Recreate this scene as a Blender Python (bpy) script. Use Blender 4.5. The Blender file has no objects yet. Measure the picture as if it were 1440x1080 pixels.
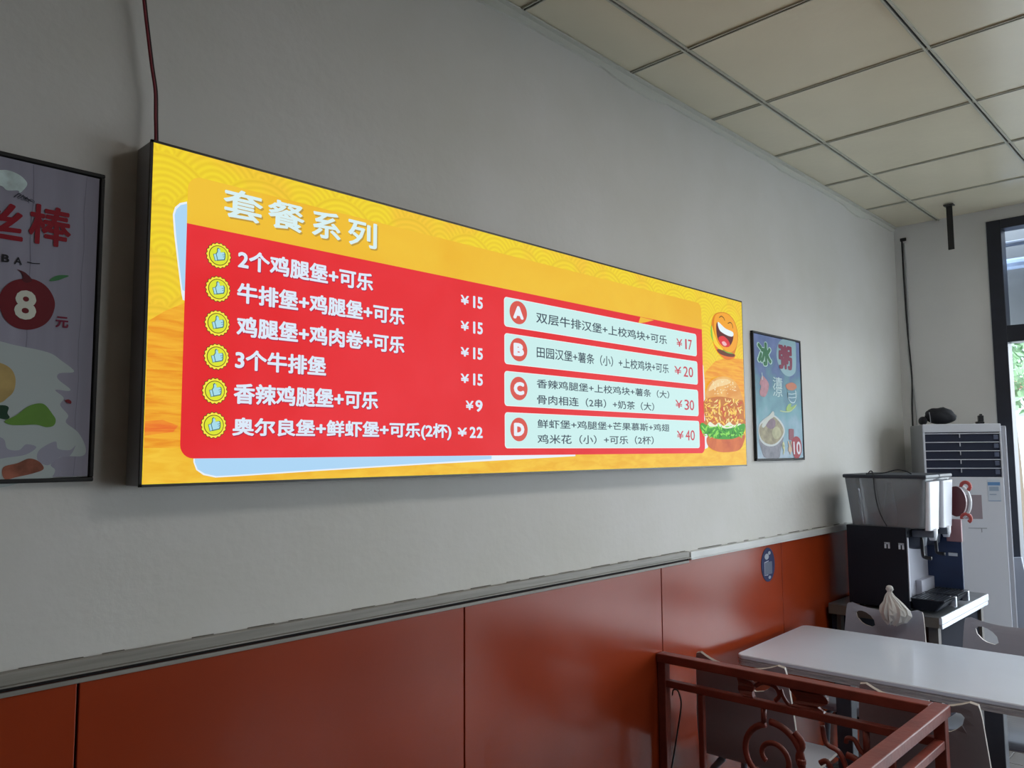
import bpy, bmesh, math, random
from mathutils import Vector, Matrix, noise
from mathutils.geometry import tessellate_polygon
random.seed(7)
SC = bpy.context.scene
COL = SC.collection
PI = math.pi

# ------------------------------------------------------------------ camera, light, exposure
F_PX, YAW, PITCH, ROLL = 1098.79, 0.7702, 0.0867, -0.0060
DW, EYE = 1.6515, 1.55            # distance to the menu wall, eye height
CEIL, FARX = 2.9585, 5.22
FW = Vector((math.cos(PITCH)*math.cos(YAW), math.cos(PITCH)*math.sin(YAW), math.sin(PITCH)))
R0 = Vector((math.sin(YAW), -math.cos(YAW), 0)); U0 = R0.cross(FW)
RT = math.cos(ROLL)*R0 + math.sin(ROLL)*U0; UP = -math.sin(ROLL)*R0 + math.cos(ROLL)*U0
CAM = Vector((0, -DW, EYE))
cd = bpy.data.cameras.new('camera'); cam = bpy.data.objects.new('camera', cd); COL.objects.link(cam)
cd.sensor_fit = 'HORIZONTAL'; cd.sensor_width = 36; cd.lens = 36*F_PX/1440; cd.clip_start = .05; cd.clip_end = 300
cam.matrix_world = Matrix(((RT.x, UP.x, -FW.x, CAM.x), (RT.y, UP.y, -FW.y, CAM.y), (RT.z, UP.z, -FW.z, CAM.z), (0, 0, 0, 1)))
SC.camera = cam
SC.view_settings.view_transform = 'Standard'; SC.view_settings.look = 'None'; SC.view_settings.gamma = 1
SC.view_settings.use_curve_mapping = False
EXPO = 0.0
SC.view_settings.exposure = EXPO
w = bpy.data.worlds.new('overcast_sky'); SC.world = w; w.use_nodes = True
nt = w.node_tree; bg = nt.nodes['Background']
SKY = 8.3
tc = nt.nodes.new('ShaderNodeTexCoord'); sx = nt.nodes.new('ShaderNodeSeparateXYZ'); rp = nt.nodes.new('ShaderNodeValToRGB')
nt.links.new(tc.outputs['Generated'], sx.inputs[0]); nt.links.new(sx.outputs['Z'], rp.inputs[0]); nt.links.new(rp.outputs[0], bg.inputs[0])
rp.color_ramp.elements[0].color = (.88, .94, 1, 1); rp.color_ramp.elements[1].color = (.76, .86, 1, 1)
bg.inputs[1].default_value = SKY
def area(name, loc, rot, sx_, sy_, power, color=(1, 1, 1), portal=False):
    l = bpy.data.lights.new(name, 'AREA'); l.shape = 'RECTANGLE'; l.size = sx_; l.size_y = sy_; l.energy = power; l.color = color
    if portal: l.cycles.is_portal = True
    o = bpy.data.objects.new(name, l); COL.objects.link(o); o.location = loc; o.rotation_euler = rot
    return o
# sampling portal over the glazed shop front (emits nothing itself)
area('daylight_portal', (FARX+.2, -2.9, 1.45), (0, PI/2, 0), 2.8, 4.7, 1, portal=True)
area('daylight_portal', (4.22, -5.62, 1.6), (-PI/2, 0, 0), 1.5, 1.7, 1, portal=True)  # portal over the added side window
LAMP_W = 11

def at(px, py, y):                # a measured point of the menu wall, in metres, at depth y
    d = FW + RT*((px-720)/F_PX) + UP*((540-py)/F_PX)
    t = (y-CAM.y)/d.y
    return CAM + d*t

# ------------------------------------------------------------------ materials
def lin(c):
    return tuple(((v/255)/12.92 if v/255 <= .04045 else ((v/255+.055)/1.055)**2.4) for v in c)
MATS = {}
def mat(name, rgb, rough=.6, metal=0, spec=.5, noise_amt=0, nscale=8, bump=0, bscale=60, coat=0, aniso=None, alpha=1):
    if name in MATS: return MATS[name]
    m = bpy.data.materials.new(name); m.use_nodes = True; n = m.node_tree; b = n.nodes['Principled BSDF']
    c = lin(rgb); b.inputs['Base Color'].default_value = (*c, 1)
    b.inputs['Roughness'].default_value = rough; b.inputs['Metallic'].default_value = metal
    b.inputs['Specular IOR Level'].default_value = spec; b.inputs['Coat Weight'].default_value = coat
    b.inputs['Alpha'].default_value = alpha
    t = n.nodes.new('ShaderNodeTexCoord')
    if noise_amt:
        nz = n.nodes.new('ShaderNodeTexNoise'); nz.inputs['Scale'].default_value = nscale; nz.inputs['Detail'].default_value = 5
        mp = n.nodes.new('ShaderNodeMapping'); n.links.new(t.outputs['Object'], mp.inputs[0]); n.links.new(mp.outputs[0], nz.inputs[0])
        if aniso: mp.inputs['Scale'].default_value = aniso
        r = n.nodes.new('ShaderNodeValToRGB'); n.links.new(nz.outputs[0], r.inputs[0])
        r.color_ramp.elements[0].position = .3; r.color_ramp.elements[1].position = .7
        r.color_ramp.elements[0].color = tuple(v*(1-noise_amt) for v in c)+(1,)
        r.color_ramp.elements[1].color = tuple(min(1, v*(1+noise_amt)) for v in c)+(1,)
        n.links.new(r.outputs[0], b.inputs['Base Color'])
    if bump:
        nz = n.nodes.new('ShaderNodeTexNoise'); nz.inputs['Scale'].default_value = bscale; nz.inputs['Detail'].default_value = 3
        n.links.new(t.outputs['Object'], nz.inputs[0])
        bp = n.nodes.new('ShaderNodeBump'); bp.inputs['Strength'].default_value = bump; bp.inputs['Distance'].default_value = .004
        n.links.new(nz.outputs[0], bp.inputs['Height']); n.links.new(bp.outputs[0], b.inputs['Normal'])
    MATS[name] = m; return m
GLOW = 2**(-EXPO)*.93
def glow(name, rgb, k=1.0):       # backlit print of the menu light box
    key = 'backlit_'+name
    if key in MATS: return MATS[key]
    m = bpy.data.materials.new(key); m.use_nodes = True; b = m.node_tree.nodes['Principled BSDF']
    b.inputs['Base Color'].default_value = (0.02, 0.02, 0.02, 1); b.inputs['Roughness'].default_value = .5; b.inputs['Specular IOR Level'].default_value = .1
    b.inputs['Emission Color'].default_value = (*lin(rgb), 1); b.inputs['Emission Strength'].default_value = GLOW*k
    MATS[key] = m; return m

# ------------------------------------------------------------------ mesh helpers
def tag(o, label=None, cat=None, group=None, kind=None):
    if label: o['label'] = label
    if cat: o['category'] = cat
    if group: o['group'] = group
    if kind: o['kind'] = kind
    return o
def empty(name, loc=(0, 0, 0), rz=0, label=None, cat=None, group=None):
    o = bpy.data.objects.new(name, None); COL.objects.link(o); o.location = loc; o.rotation_euler = (0, 0, rz); o.empty_display_size = .05
    return tag(o, label, cat, group)
def link(name, bm, m, parent=None, smooth=False, kind=None):
    me = bpy.data.meshes.new(name); bm.normal_update(); bm.to_mesh(me); bm.free()
    for mm in (m if isinstance(m, (list, tuple)) else [m]): me.materials.append(mm)
    if smooth: me.shade_smooth()
    o = bpy.data.objects.new(name, me); COL.objects.link(o)
    if parent is not None: o.parent = parent
    if kind: o['kind'] = kind
    return o
def BM(): return bmesh.new()
def bx(bm, x0, x1, y0, y1, z0, z1, bev=0, mi=0, seg=2):
    if x0 > x1: x0, x1 = x1, x0
    if y0 > y1: y0, y1 = y1, y0
    if z0 > z1: z0, z1 = z1, z0
    v = [bm.verts.new(p) for p in ((x0,y0,z0),(x1,y0,z0),(x1,y1,z0),(x0,y1,z0),(x0,y0,z1),(x1,y0,z1),(x1,y1,z1),(x0,y1,z1))]
    fs = [bm.faces.new([v[i] for i in q]) for q in ((0,3,2,1),(4,5,6,7),(0,1,5,4),(1,2,6,5),(2,3,7,6),(3,0,4,7))]
    for f in fs: f.material_index = mi
    if bev:
        es = list({e for f in fs for e in f.edges})
        bmesh.ops.bevel(bm, geom=es, offset=bev, segments=seg, affect='EDGES', profile=.5)
    return v
def box(name, m, parent, x0, x1, y0, y1, z0, z1, bev=0, kind=None):
    bm = BM(); bx(bm, x0, x1, y0, y1, z0, z1, bev); return link(name, bm, m, parent, kind=kind)
def tube(bm, pts, r, n=8, cap=True, r_end=None, flat=None):
    pts = [Vector(p) for p in pts]; N = len(pts); rings = []
    t0 = (pts[1]-pts[0]).normalized(); ref = Vector((0, 0, 1)) if abs(t0.z) < .9 else Vector((1, 0, 0))
    u = t0.cross(ref).normalized()
    for i, p in enumerate(pts):
        t = (pts[min(i+1, N-1)]-pts[max(i-1, 0)]).normalized()
        u = (u - t*u.dot(t)).normalized(); v = t.cross(u)
        rr = r if r_end is None else r + (r_end-r)*i/(N-1)
        rings.append([bm.verts.new(p + u*math.cos(2*PI*k/n)*rr + v*math.sin(2*PI*k/n)*rr*(flat or 1)) for k in range(n)])
    for a, b in zip(rings, rings[1:]):
        for k in range(n): bm.faces.new((a[k], a[(k+1) % n], b[(k+1) % n], b[k]))
    if cap: bm.faces.new(rings[0][::-1]); bm.faces.new(rings[-1])
def spline(pts, n=6, closed=False):
    P = [Vector(p) for p in pts]; out = []; N = len(P)
    rng = range(N) if closed else range(N-1)
    for i in rng:
        if closed: a, b, c, d = P[(i-1) % N], P[i], P[(i+1) % N], P[(i+2) % N]
        else: a, b, c, d = P[max(i-1, 0)], P[i], P[i+1], P[min(i+2, N-1)]
        for k in range(n):
            t = k/n
            out.append(.5*((2*b)+(c-a)*t+(2*a-5*b+4*c-d)*t*t+(3*b-a-3*c+d)*t**3))
    if not closed: out.append(P[-1])
    return out
def lathe(bm, prof, n=24, c=(0, 0, 0), sx_=1, sy_=1, cap=True):
    rings = [[bm.verts.new((c[0]+r*math.cos(2*PI*k/n)*sx_, c[1]+r*math.sin(2*PI*k/n)*sy_, c[2]+z)) for k in range(n)] for r, z in prof]
    for a, b in zip(rings, rings[1:]):
        for k in range(n): bm.faces.new((a[k], a[(k+1) % n], b[(k+1) % n], b[k]))
    if cap: bm.faces.new(rings[0][::-1]); bm.faces.new(rings[-1])
def fix(bm): bmesh.ops.recalc_face_normals(bm, faces=bm.faces[:]); return bm

# flat print: polygons in (x, z) on a plane facing -Y
def flat_poly(bm, pts2, y, mi=0):
    P = [Vector((p[0], p[1], 0)) for p in pts2]
    vs = [bm.verts.new((p.x, y, p.y)) for p in P]
    for t in tessellate_polygon([P]):
        try:
            f = bm.faces.new([vs[i] for i in t])
            f.normal_update()
            if f.normal.y > 0: f.normal_flip()
            f.material_index = mi
        except ValueError: pass
def ell(cx, cz, rx, rz, n=32, rot=0, a0=0, a1=2*PI):
    out = []
    for k in range(n):
        a = a0+(a1-a0)*k/(n if abs(a1-a0-2*PI) < 1e-6 else n-1); x, z = rx*math.cos(a), rz*math.sin(a)
        out.append((cx+x*math.cos(rot)-z*math.sin(rot), cz+x*math.sin(rot)+z*math.cos(rot)))
    return out
def stroke(bm, pts, wd, y):       # a drawn line of width wd on the print
    pts = [Vector((p[0], p[1])) for p in pts]; L = []; R = []
    for i, p in enumerate(pts):
        t = (pts[min(i+1, len(pts)-1)]-pts[max(i-1, 0)]).normalized(); nn = Vector((-t.y, t.x))*wd/2
        L.append(bm.verts.new((p.x+nn.x, y, p.y+nn.y))); R.append(bm.verts.new((p.x-nn.x, y, p.y-nn.y)))
    for i in range(len(pts)-1):
        f = bm.faces.new((L[i], L[i+1], R[i+1], R[i])); f.normal_update()
        if f.normal.y > 0: f.normal_flip()
def rrect(x0, x1, z0, z1, r, n=6):
    out = []
    for cx, cz, a in ((x1-r, z1-r, 0), (x0+r, z1-r, PI/2), (x0+r, z0+r, PI), (x1-r, z0+r, 1.5*PI)):
        for k in range(n+1): out.append((cx+r*math.cos(a+PI/2*k/n), cz+r*math.sin(a+PI/2*k/n)))
    return out
_txt = {}
def text_geo(s):
    if s in _txt: return _txt[s]
    cu = bpy.data.curves.new('lettering', 'FONT'); cu.body = s; cu.size = 1; cu.resolution_u = 3; cu.fill_mode = 'FRONT'
    o = bpy.data.objects.new('lettering', cu); COL.objects.link(o)
    dg = bpy.context.evaluated_depsgraph_get(); me = bpy.data.meshes.new_from_object(o.evaluated_get(dg))
    V = [tuple(v.co[:2]) for v in me.vertices]; Fc = [tuple(p.vertices) for p in me.polygons]
    bpy.data.objects.remove(o); bpy.data.curves.remove(cu); bpy.data.meshes.remove(me)
    _txt[s] = (V, Fc)
    return _txt[s]
def text(bm, s, x0, x1, z0, z1, y, bold=.0):
    """lettering inside the box x0..x1, z0..z1; bold = extra stroke radius in em, drawn as a ring of offset copies"""
    V, Fc = text_geo(s)
    xs = [v[0] for v in V]; ys = [v[1] for v in V]; ax, bx_, ay, by = min(xs), max(xs), min(ys), max(ys)
    em = (z1-z0)/(by-ay+2*bold); ex = (x1-x0)/(bx_-ax+2*bold)
    n = 10 if bold > .012 else (4 if bold > 0 else 0)
    for c in range(n+1):
        dx, dz = (bold*math.cos(2*PI*c/n), bold*math.sin(2*PI*c/n)) if c < n else (0, 0)
        yy = y-.000006*c
        vs = [bm.verts.new((x0+ex*(a-ax+bold+dx), yy, z0+em*(b-ay+bold+dz))) for a, b in V]
        for f in Fc:
            try:
                g = bm.faces.new([vs[i] for i in f]); g.normal_update()
                if g.normal.y > 0: g.normal_flip()
            except ValueError: pass

# ------------------------------------------------------------------ room shell
def wall_mat():
    m = mat('painted_plaster', (205, 208, 202), .75, bump=.25, bscale=35)
    n = m.node_tree; b = n.nodes['Principled BSDF']
    t = n.nodes.new('ShaderNodeTexCoord')
    nz = n.nodes.new('ShaderNodeTexNoise'); nz.inputs['Scale'].default_value = 1.3; nz.inputs['Detail'].default_value = 6; nz.inputs['Roughness'].default_value = .6
    n.links.new(t.outputs['Object'], nz.inputs[0])
    r = n.nodes.new('ShaderNodeValToRGB'); n.links.new(nz.outputs[0], r.inputs[0])
    r.color_ramp.elements[0].position = .30; r.color_ramp.elements[0].color = (*lin((199, 198, 191)), 1)
    r.color_ramp.elements[1].position = .62; r.color_ramp.elements[1].color = (*lin((208, 207, 204)), 1)
    # small scuffs and grease marks
    n2 = n.nodes.new('ShaderNodeTexNoise'); n2.inputs['Scale'].default_value = 5.5; n2.inputs['Detail'].default_value = 8; n2.inputs['Roughness'].default_value = .7
    n.links.new(t.outputs['Object'], n2.inputs[0])
    r2 = n.nodes.new('ShaderNodeValToRGB'); n.links.new(n2.outputs[0], r2.inputs[0])
    r2.color_ramp.elements[0].position = .70; r2.color_ramp.elements[0].color = (1, 1, 1, 1)
    r2.color_ramp.elements[1].position = .86; r2.color_ramp.elements[1].color = (.72, .70, .66, 1)
    mx = n.nodes.new('ShaderNodeMix'); mx.data_type = 'RGBA'; mx.blend_type = 'MULTIPLY'; mx.inputs[0].default_value = 1
    n.links.new(r.outputs[0], mx.inputs[6]); n.links.new(r2.outputs[0], mx.inputs[7]); n.links.new(mx.outputs[2], b.inputs['Base Color'])
    return m
WALL = wall_mat()
X0R, Y1R = -3.2, -5.4
wl = box('wall_left', WALL, None, X0R, FARX+.2, 0, .2, -.05, CEIL+.15, kind='structure')
# glossy orange wainscot boards, 1 m wide, on the lower wall
def orange_mat():
    m = mat('orange_board', (142, 52, 22), .22, spec=.45, coat=0, noise_amt=.10, nscale=2.2, bump=.05, bscale=3)
    return m
ORANGE = orange_mat()
edges = [-3.2, -2.35, -1.42, -.46, .5157, 1.4968, 2.4728, 3.452, 4.43, FARX-.002]
for a, b in zip(edges, edges[1:]):
    box('wall_panel', ORANGE, wl, a+.0022, b-.0022, -.010, -.0005, .02, 1.131, .0015)
box('wall_panel_backing', mat('dark_gap', (20, 12, 10), .9), wl, X0R, FARX, -.0015, -.0003, .0, 1.13)
# dado trunking, in two lengths
trim = empty('trim_1'); trim['kind'] = 'structure'
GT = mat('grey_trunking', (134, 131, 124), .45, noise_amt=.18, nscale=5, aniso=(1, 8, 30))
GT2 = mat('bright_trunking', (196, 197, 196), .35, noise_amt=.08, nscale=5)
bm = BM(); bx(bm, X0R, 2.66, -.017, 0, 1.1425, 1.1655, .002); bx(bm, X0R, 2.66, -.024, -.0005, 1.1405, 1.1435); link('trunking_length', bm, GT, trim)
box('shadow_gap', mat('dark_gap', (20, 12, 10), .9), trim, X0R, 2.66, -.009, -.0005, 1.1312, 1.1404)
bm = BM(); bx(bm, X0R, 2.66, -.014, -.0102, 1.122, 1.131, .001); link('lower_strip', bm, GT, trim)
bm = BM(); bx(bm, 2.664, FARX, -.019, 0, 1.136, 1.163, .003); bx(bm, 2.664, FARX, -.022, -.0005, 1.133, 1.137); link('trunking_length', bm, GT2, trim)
bm = BM()
for i in range(42):               # ragged dark caulk where the trunking meets the plaster
    x = -.5+i*.135+random.uniform(-.03, .03); l = random.uniform(.03, .12)
    bx(bm, x, x+l, -.0035, 0, 1.165, 1.1662+random.uniform(0, .0014))
link('caulk', bm, mat('dirty_caulk', (104, 100, 92), .9), trim, kind='stuff')
# ceiling corner angle with torn lining paper
tr2 = empty('trim_2'); tr2['kind'] = 'structure'
bm = BM(); bx(bm, X0R, FARX, -.022, 0, CEIL-.004, CEIL+.001); bx(bm, X0R, FARX, -.004, 0, CEIL-.022, CEIL); link('wall_angle', bm, mat('angle_paint', (205, 205, 196), .6), tr2)
bm = BM(); prev = None
for i in range(120):
    x = .6+i*(FARX-.65)/119; d = .018+.022*max(0, noise.noise(Vector((x*2.3, 3, 1))))*2+.004*noise.noise(Vector((x*14, 0, 0)))
    a = bm.verts.new((x, -.004, CEIL-.02)); b = bm.verts.new((x, -.0065, CEIL-d-.012)); c = bm.verts.new((x, 0, CEIL-d-.014))
    if prev: bm.faces.new((prev[0], a, b, prev[1])); bm.faces.new((prev[1], b, c, prev[2]))
    prev = (a, b, c)
link('torn_paper_edge', fix(bm), mat('lining_paper', (205, 206, 198), .8), tr2)
# ceiling: lay-in panels on a grooved grid
SXT, SYT, XT0, YT0 = .5905, .6113, 1.7432, -.2556
ceil = box('ceiling', mat('ceiling_void', (60, 58, 54), .9), None, X0R, FARX+.2, Y1R-.1, .0, CEIL+.03, CEIL+.12, kind='structure')
TILE = mat('ceiling_panel', (226, 218, 194), .26, spec=.4, noise_amt=.03, nscale=3, bump=.22, bscale=26)
BAR = mat('grid_bar', (186, 186, 172), .4); GROOVE = mat('grid_groove', (26, 25, 24), .8)
xs = [XT0+SXT*k for k in range(-8, 6)]; xs = [x for x in xs if x > X0R]+[FARX]; xs = [X0R]+xs
ys = [0, YT0]+[YT0-SYT*k for k in range(1, 9)]
lamp_cells = {(9, 3), (11, 3)}
tile_meshes = {}
for i, (a, b) in enumerate(zip(xs, xs[1:])):
    for j, (c, d) in enumerate(zip(ys, ys[1:])):
        if (i, j) in lamp_cells: continue
        key = (round(b-a, 3), round(c-d, 3))
        if key not in tile_meshes:
            bm = BM(); bx(bm, -key[0]/2+.004, key[0]/2-.004, -key[1]/2+.004, key[1]/2-.004, 0, .009, .002)
            me = bpy.data.meshes.new('ceiling_tile'); bm.to_mesh(me); bm.free(); me.materials.append(TILE); tile_meshes[key] = me
        o = bpy.data.objects.new('ceiling_tile', tile_meshes[key]); COL.objects.link(o); o.parent = ceil
        o.location = ((a+b)/2, (c+d)/2, CEIL+.0035); o.rotation_euler = (random.uniform(-.002, .002), random.uniform(-.002, .002), 0)
for y in ys[1:-1]:
    bm = BM(); bx(bm, X0R, FARX, y-.0115, y-.004, CEIL-.004, CEIL+.004, .001); bx(bm, X0R, FARX, y+.004, y+.0115, CEIL-.004, CEIL+.004, .001)
    bx(bm, X0R, FARX, y-.0045, y+.0045, CEIL+.002, CEIL+.005, mi=1); link('main_bar', bm, [BAR, GROOVE], ceil)
for x in xs[1:-1]:
    bm = BM(); bx(bm, x-.0095, x-.0036, Y1R, 0, CEIL-.002, CEIL+.0038, .001); bx(bm, x+.0036, x+.0095, Y1R, 0, CEIL-.002, CEIL+.0038, .001)
    bx(bm, x-.004, x+.004, Y1R, 0, CEIL+.0015, CEIL+.0045, mi=1); link('cross_bar', bm, [BAR, GROOVE], ceil)
# ceiling lamps, square diffusers in the grid (out of the frame; the wall shows their soft shadows)
for (i, j) in sorted(lamp_cells):
    if i+1 >= len(xs): continue
    cx, cy = (xs[i]+xs[i+1])/2, (ys[j]+ys[j+1])/2
    L = empty('ceiling_lamp', (cx, cy, CEIL), 0, 'square flush ceiling lamp %s of the two' % ('farther from the shop window' if i == 9 else 'nearer the shop window'), 'ceiling lamp', 'square lamps in the ceiling grid')
    box('lamp_frame', BAR, L, -.29, .29, -.295, .295, -.001, .012, .002)
    bm = BM(); bx(bm, -.265, .265, -.27, .27, -.004, .002); dm = glow('lamp_diffuser', (255, 252, 246), 1.0); link('diffuser', bm, dm, L)
    area('lamp_light', (cx, cy, CEIL-.008), (0, 0, 0), .5, .5, LAMP_W, (1, .97, .93))
# floor
fl = box('floor', mat('floor_grout', (90, 88, 84), .7), None, X0R-.1, FARX+.3, Y1R-.1, .2, -.1, -.004, kind='structure')
fm = mat('floor_tile', (104, 100, 96), .25, noise_amt=.08, nscale=4)
bm = BM(); bx(bm, -.298, .298, -.298, .298, -.006, 0, .002); fme = bpy.data.meshes.new('floor_tile'); bm.to_mesh(fme); bm.free(); fme.materials.append(fm)
for i in range(14):
    for j in range(9):
        o = bpy.data.objects.new('floor_tile', fme); COL.objects.link(o); o.parent = fl; o.location = (X0R+.3+i*.6, -.3-j*.6, 0)
# far wall with the shop-front opening
YJ = -.515; ZT = 2.892
wf = empty('wall_far'); wf['kind'] = 'structure'
bm = BM(); bx(bm, FARX, FARX+.2, YJ, 0, -.05, CEIL+.1); bx(bm, FARX, FARX+.2, Y1R, YJ, ZT, CEIL+.1); bx(bm, FARX, FARX+.2, Y1R-.1, -5.25, -.05, ZT)
link('plaster', bm, mat('far_plaster', (228, 229, 230), .8, noise_amt=.05, nscale=1.8, bump=.2, bscale=30), wf)
# ragged mortar edge beside the frame
bm = BM()
for i in range(70):
    z = .2+i*(ZT-.2)/70; d = .008+.007*noise.noise(Vector((0, 0, z*9)))+(.007 if i % 17 == 3 else 0)
    bx(bm, FARX-.004, FARX+.01, YJ-d, YJ+.006, z, z+.0395)
link('mortar_edge', bm, mat('mortar', (205, 208, 212), .8), wf, kind='stuff')
DWALL = mat('brown_wall', (112, 84, 66), .6)  # dark tone invented for the unseen walls, so light falls off leftwards
wr_ = empty('wall_right'); wr_['kind'] = 'structure'
WX0, WX1, WZ0, WZ1 = 3.5, 4.95, .8, 2.4  # opening for the added side window
bm = BM(); bx(bm, X0R, WX0, Y1R-.2, Y1R, -.05, CEIL+.15); bx(bm, WX1, FARX+.2, Y1R-.2, Y1R, -.05, CEIL+.15); bx(bm, WX0, WX1, Y1R-.2, Y1R, -.05, WZ0); bx(bm, WX0, WX1, Y1R-.2, Y1R, WZ1, CEIL+.15)
link('plaster', bm, DWALL, wr_)
box('wall_back', DWALL, None, X0R-.2, X0R, Y1R-.2, .2, -.05, CEIL+.15, kind='structure')
# shop front: dark frame, transom, glass
NAVY = mat('dark_frame_paint', (34, 39, 54), .4, noise_amt=.15, nscale=9)
def glass_mat():
    m = bpy.data.materials.new('shop_glass'); m.use_nodes = True; n = m.node_tree; n.nodes.clear()
    o = n.nodes.new('ShaderNodeOutputMaterial'); t = n.nodes.new('ShaderNodeBsdfTransparent'); g = n.nodes.new('ShaderNodeBsdfGlossy'); mx = n.nodes.new('ShaderNodeMixShader'); fr = n.nodes.new('ShaderNodeFresnel')
    t.inputs[0].default_value = (.93, .96, .96, 1); g.inputs['Roughness'].default_value = .02; fr.inputs[0].default_value = 1.45
    n.links.new(fr.outputs[0], mx.inputs[0]); n.links.new(t.outputs[0], mx.inputs[1]); n.links.new(g.outputs[0], mx.inputs[2]); n.links.new(mx.outputs[0], o.inputs[0]); return m
GLASS = glass_mat()
win = empty('window_1'); win['kind'] = 'structure'
FX0, FX1 = FARX-.012, FARX+.09
box('jamb', NAVY, win, FX0, FX1, -.59, YJ, 0, ZT-.002, .003)
box('head_rail', NAVY, win, FX0, FX1, -5.25, -.59, 2.835, ZT-.002, .003)
box('transom', NAVY, win, FX0, FX1, -5.25, -.59, 2.165, 2.262, .003)
box('bottom_rail', NAVY, win, FX0, FX1, -5.25, -.59, 0, .1, .003)
for y in (-1.75, -2.9, -4.05, -5.2):
    box('mullion', NAVY, win, FX0, FX1-.01, y-.03, y+.03, .1, 2.835, .003)
for a, b in zip((-.59, -1.78, -2.93, -4.08), (-1.72, -2.87, -4.02, -5.17)):
    for z0, z1 in ((.1, 2.165), (2.262, 2.835)):
        bm = BM(); v = [bm.verts.new(p) for p in ((FARX+.03, a, z0), (FARX+.03, b, z0), (FARX+.03, b, z1), (FARX+.03, a, z1))]; bm.faces.new(v); link('glass_pane', bm, GLASS, win)
# sign board and shutter box outside, behind the upper panes
sg = empty('shop_sign_backing', (FARX+.4, -2.9, 2.2), 0, 'grey sign backing board with pale tubes seen through the upper pane', 'signboard')
box('board', mat('grey_board', (112, 116, 120), .6, noise_amt=.06, nscale=5), sg, .1, .14, -3, 3.0, .04, .78)
for z, r, c in ((.50, .035, (165, 185, 220)), (.63, .018, (90, 98, 112))):
    bm = BM(); tube(bm, [(.0, -3, z), (.0, 3.0, z)], r, 10); link('support_tube', bm, mat('tube_%d' % c[0], c, .35, .3), sg)

w2 = empty('added_window'); w2['kind'] = 'structure'  # unseen side window, added to brighten this end of the room
for x0_, x1_, z0_, z1_ in ((WX0, WX1, WZ0, WZ0+.06), (WX0, WX1, WZ1-.06, WZ1), (WX0, WX0+.06, WZ0+.06, WZ1-.06), (WX1-.06, WX1, WZ0+.06, WZ1-.06), (4.2, 4.26, WZ0+.06, WZ1-.06)):
    box('added_window_frame', NAVY, w2, x0_, x1_, Y1R-.1, Y1R+.01, z0_, z1_, .003)
for a, b in ((WX0+.06, 4.2), (4.26, WX1-.06)):
    bm = BM(); v = [bm.verts.new(p) for p in ((a, Y1R-.05, WZ0+.06), (b, Y1R-.05, WZ0+.06), (b, Y1R-.05, WZ1-.06), (a, Y1R-.05, WZ1-.06))]; bm.faces.new(v); link('glass_pane', bm, GLASS, w2)

# ------------------------------------------------------------------ outside the window
pv = box('pavement', mat('pavement_slabs', (150, 150, 146), .8, noise_amt=.1, nscale=2), None, FARX+.3, 40, -20, 25, -.15, -.05); tag(pv, kind='structure')
bd = empty('apartment_building', (26, 4, -.05), 0, 'pale apartment block across the street seen through the glass', 'building')
box('facade', mat('facade', (220, 222, 224), .8, noise_amt=.05, nscale=.6), bd, 0, 6, -9, 9, 0, 15)
for i in range(8):
    for j in range(5):
        y, z = -8+i*2.1, 1.3+j*2.8
        f = empty('window'); f.parent = bd; f.location = (0, y, z)
        bm = BM(); bx(bm, -.06, 0, -.05, 1.35, -.06, 1.5); link('frame', bm, mat('white_upvc', (205, 208, 210), .5), f)
        bm = BM(); bx(bm, -.08, -.05, .03, .62, .03, 1.4); bx(bm, -.08, -.05, .7, 1.27, .03, 1.4); link('pane', bm, mat('far_glass', (150, 165, 172), .2), f)
box('ledge', mat('ledge_red', (180, 120, 110), .7), bd, -.5, 0, -9, 9, 3.3, 3.5)
random.seed(3)
for (tx, ty, th, r, lab) in ((15.5, 1.5, 3.4, 1.3, 'round green street tree nearest the shop glass'), (19, 3.6, 4.6, 1.7, 'taller green street tree in front of the apartment block')):
    tr = empty('street_tree', (tx, ty, -.05), 0, lab, 'tree')
    bm = BM(); tube(bm, [(0, 0, 0), (.05, .02, th*.4), (0, .05, th*.8)], .13, 8, r_end=.06); link('trunk', bm, mat('bark', (96, 84, 70), .9), tr)
    bm = BM()
    for k in range(2600):
        d = Vector((random.gauss(0, 1), random.gauss(0, 1), random.gauss(0, .8))).normalized()*r*random.uniform(.55, 1)*(1+.25*noise.noise(Vector((k*.01, 0, 0))))
        c = Vector((0, 0, th))+d; a = Vector((random.gauss(0, 1), random.gauss(0, 1), random.gauss(0, 1))).normalized(); b = a.orthogonal().normalized()
        s = random.uniform(.07, .13)
        bm.faces.new([bm.verts.new(c+a*s), bm.verts.new(c+b*s*.5), bm.verts.new(c-a*s), bm.verts.new(c-b*s*.5)])
    link('foliage', bm, mat('leaf_green', (128, 160, 124), .6, noise_amt=.2, nscale=3), tr, kind='stuff')

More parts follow.
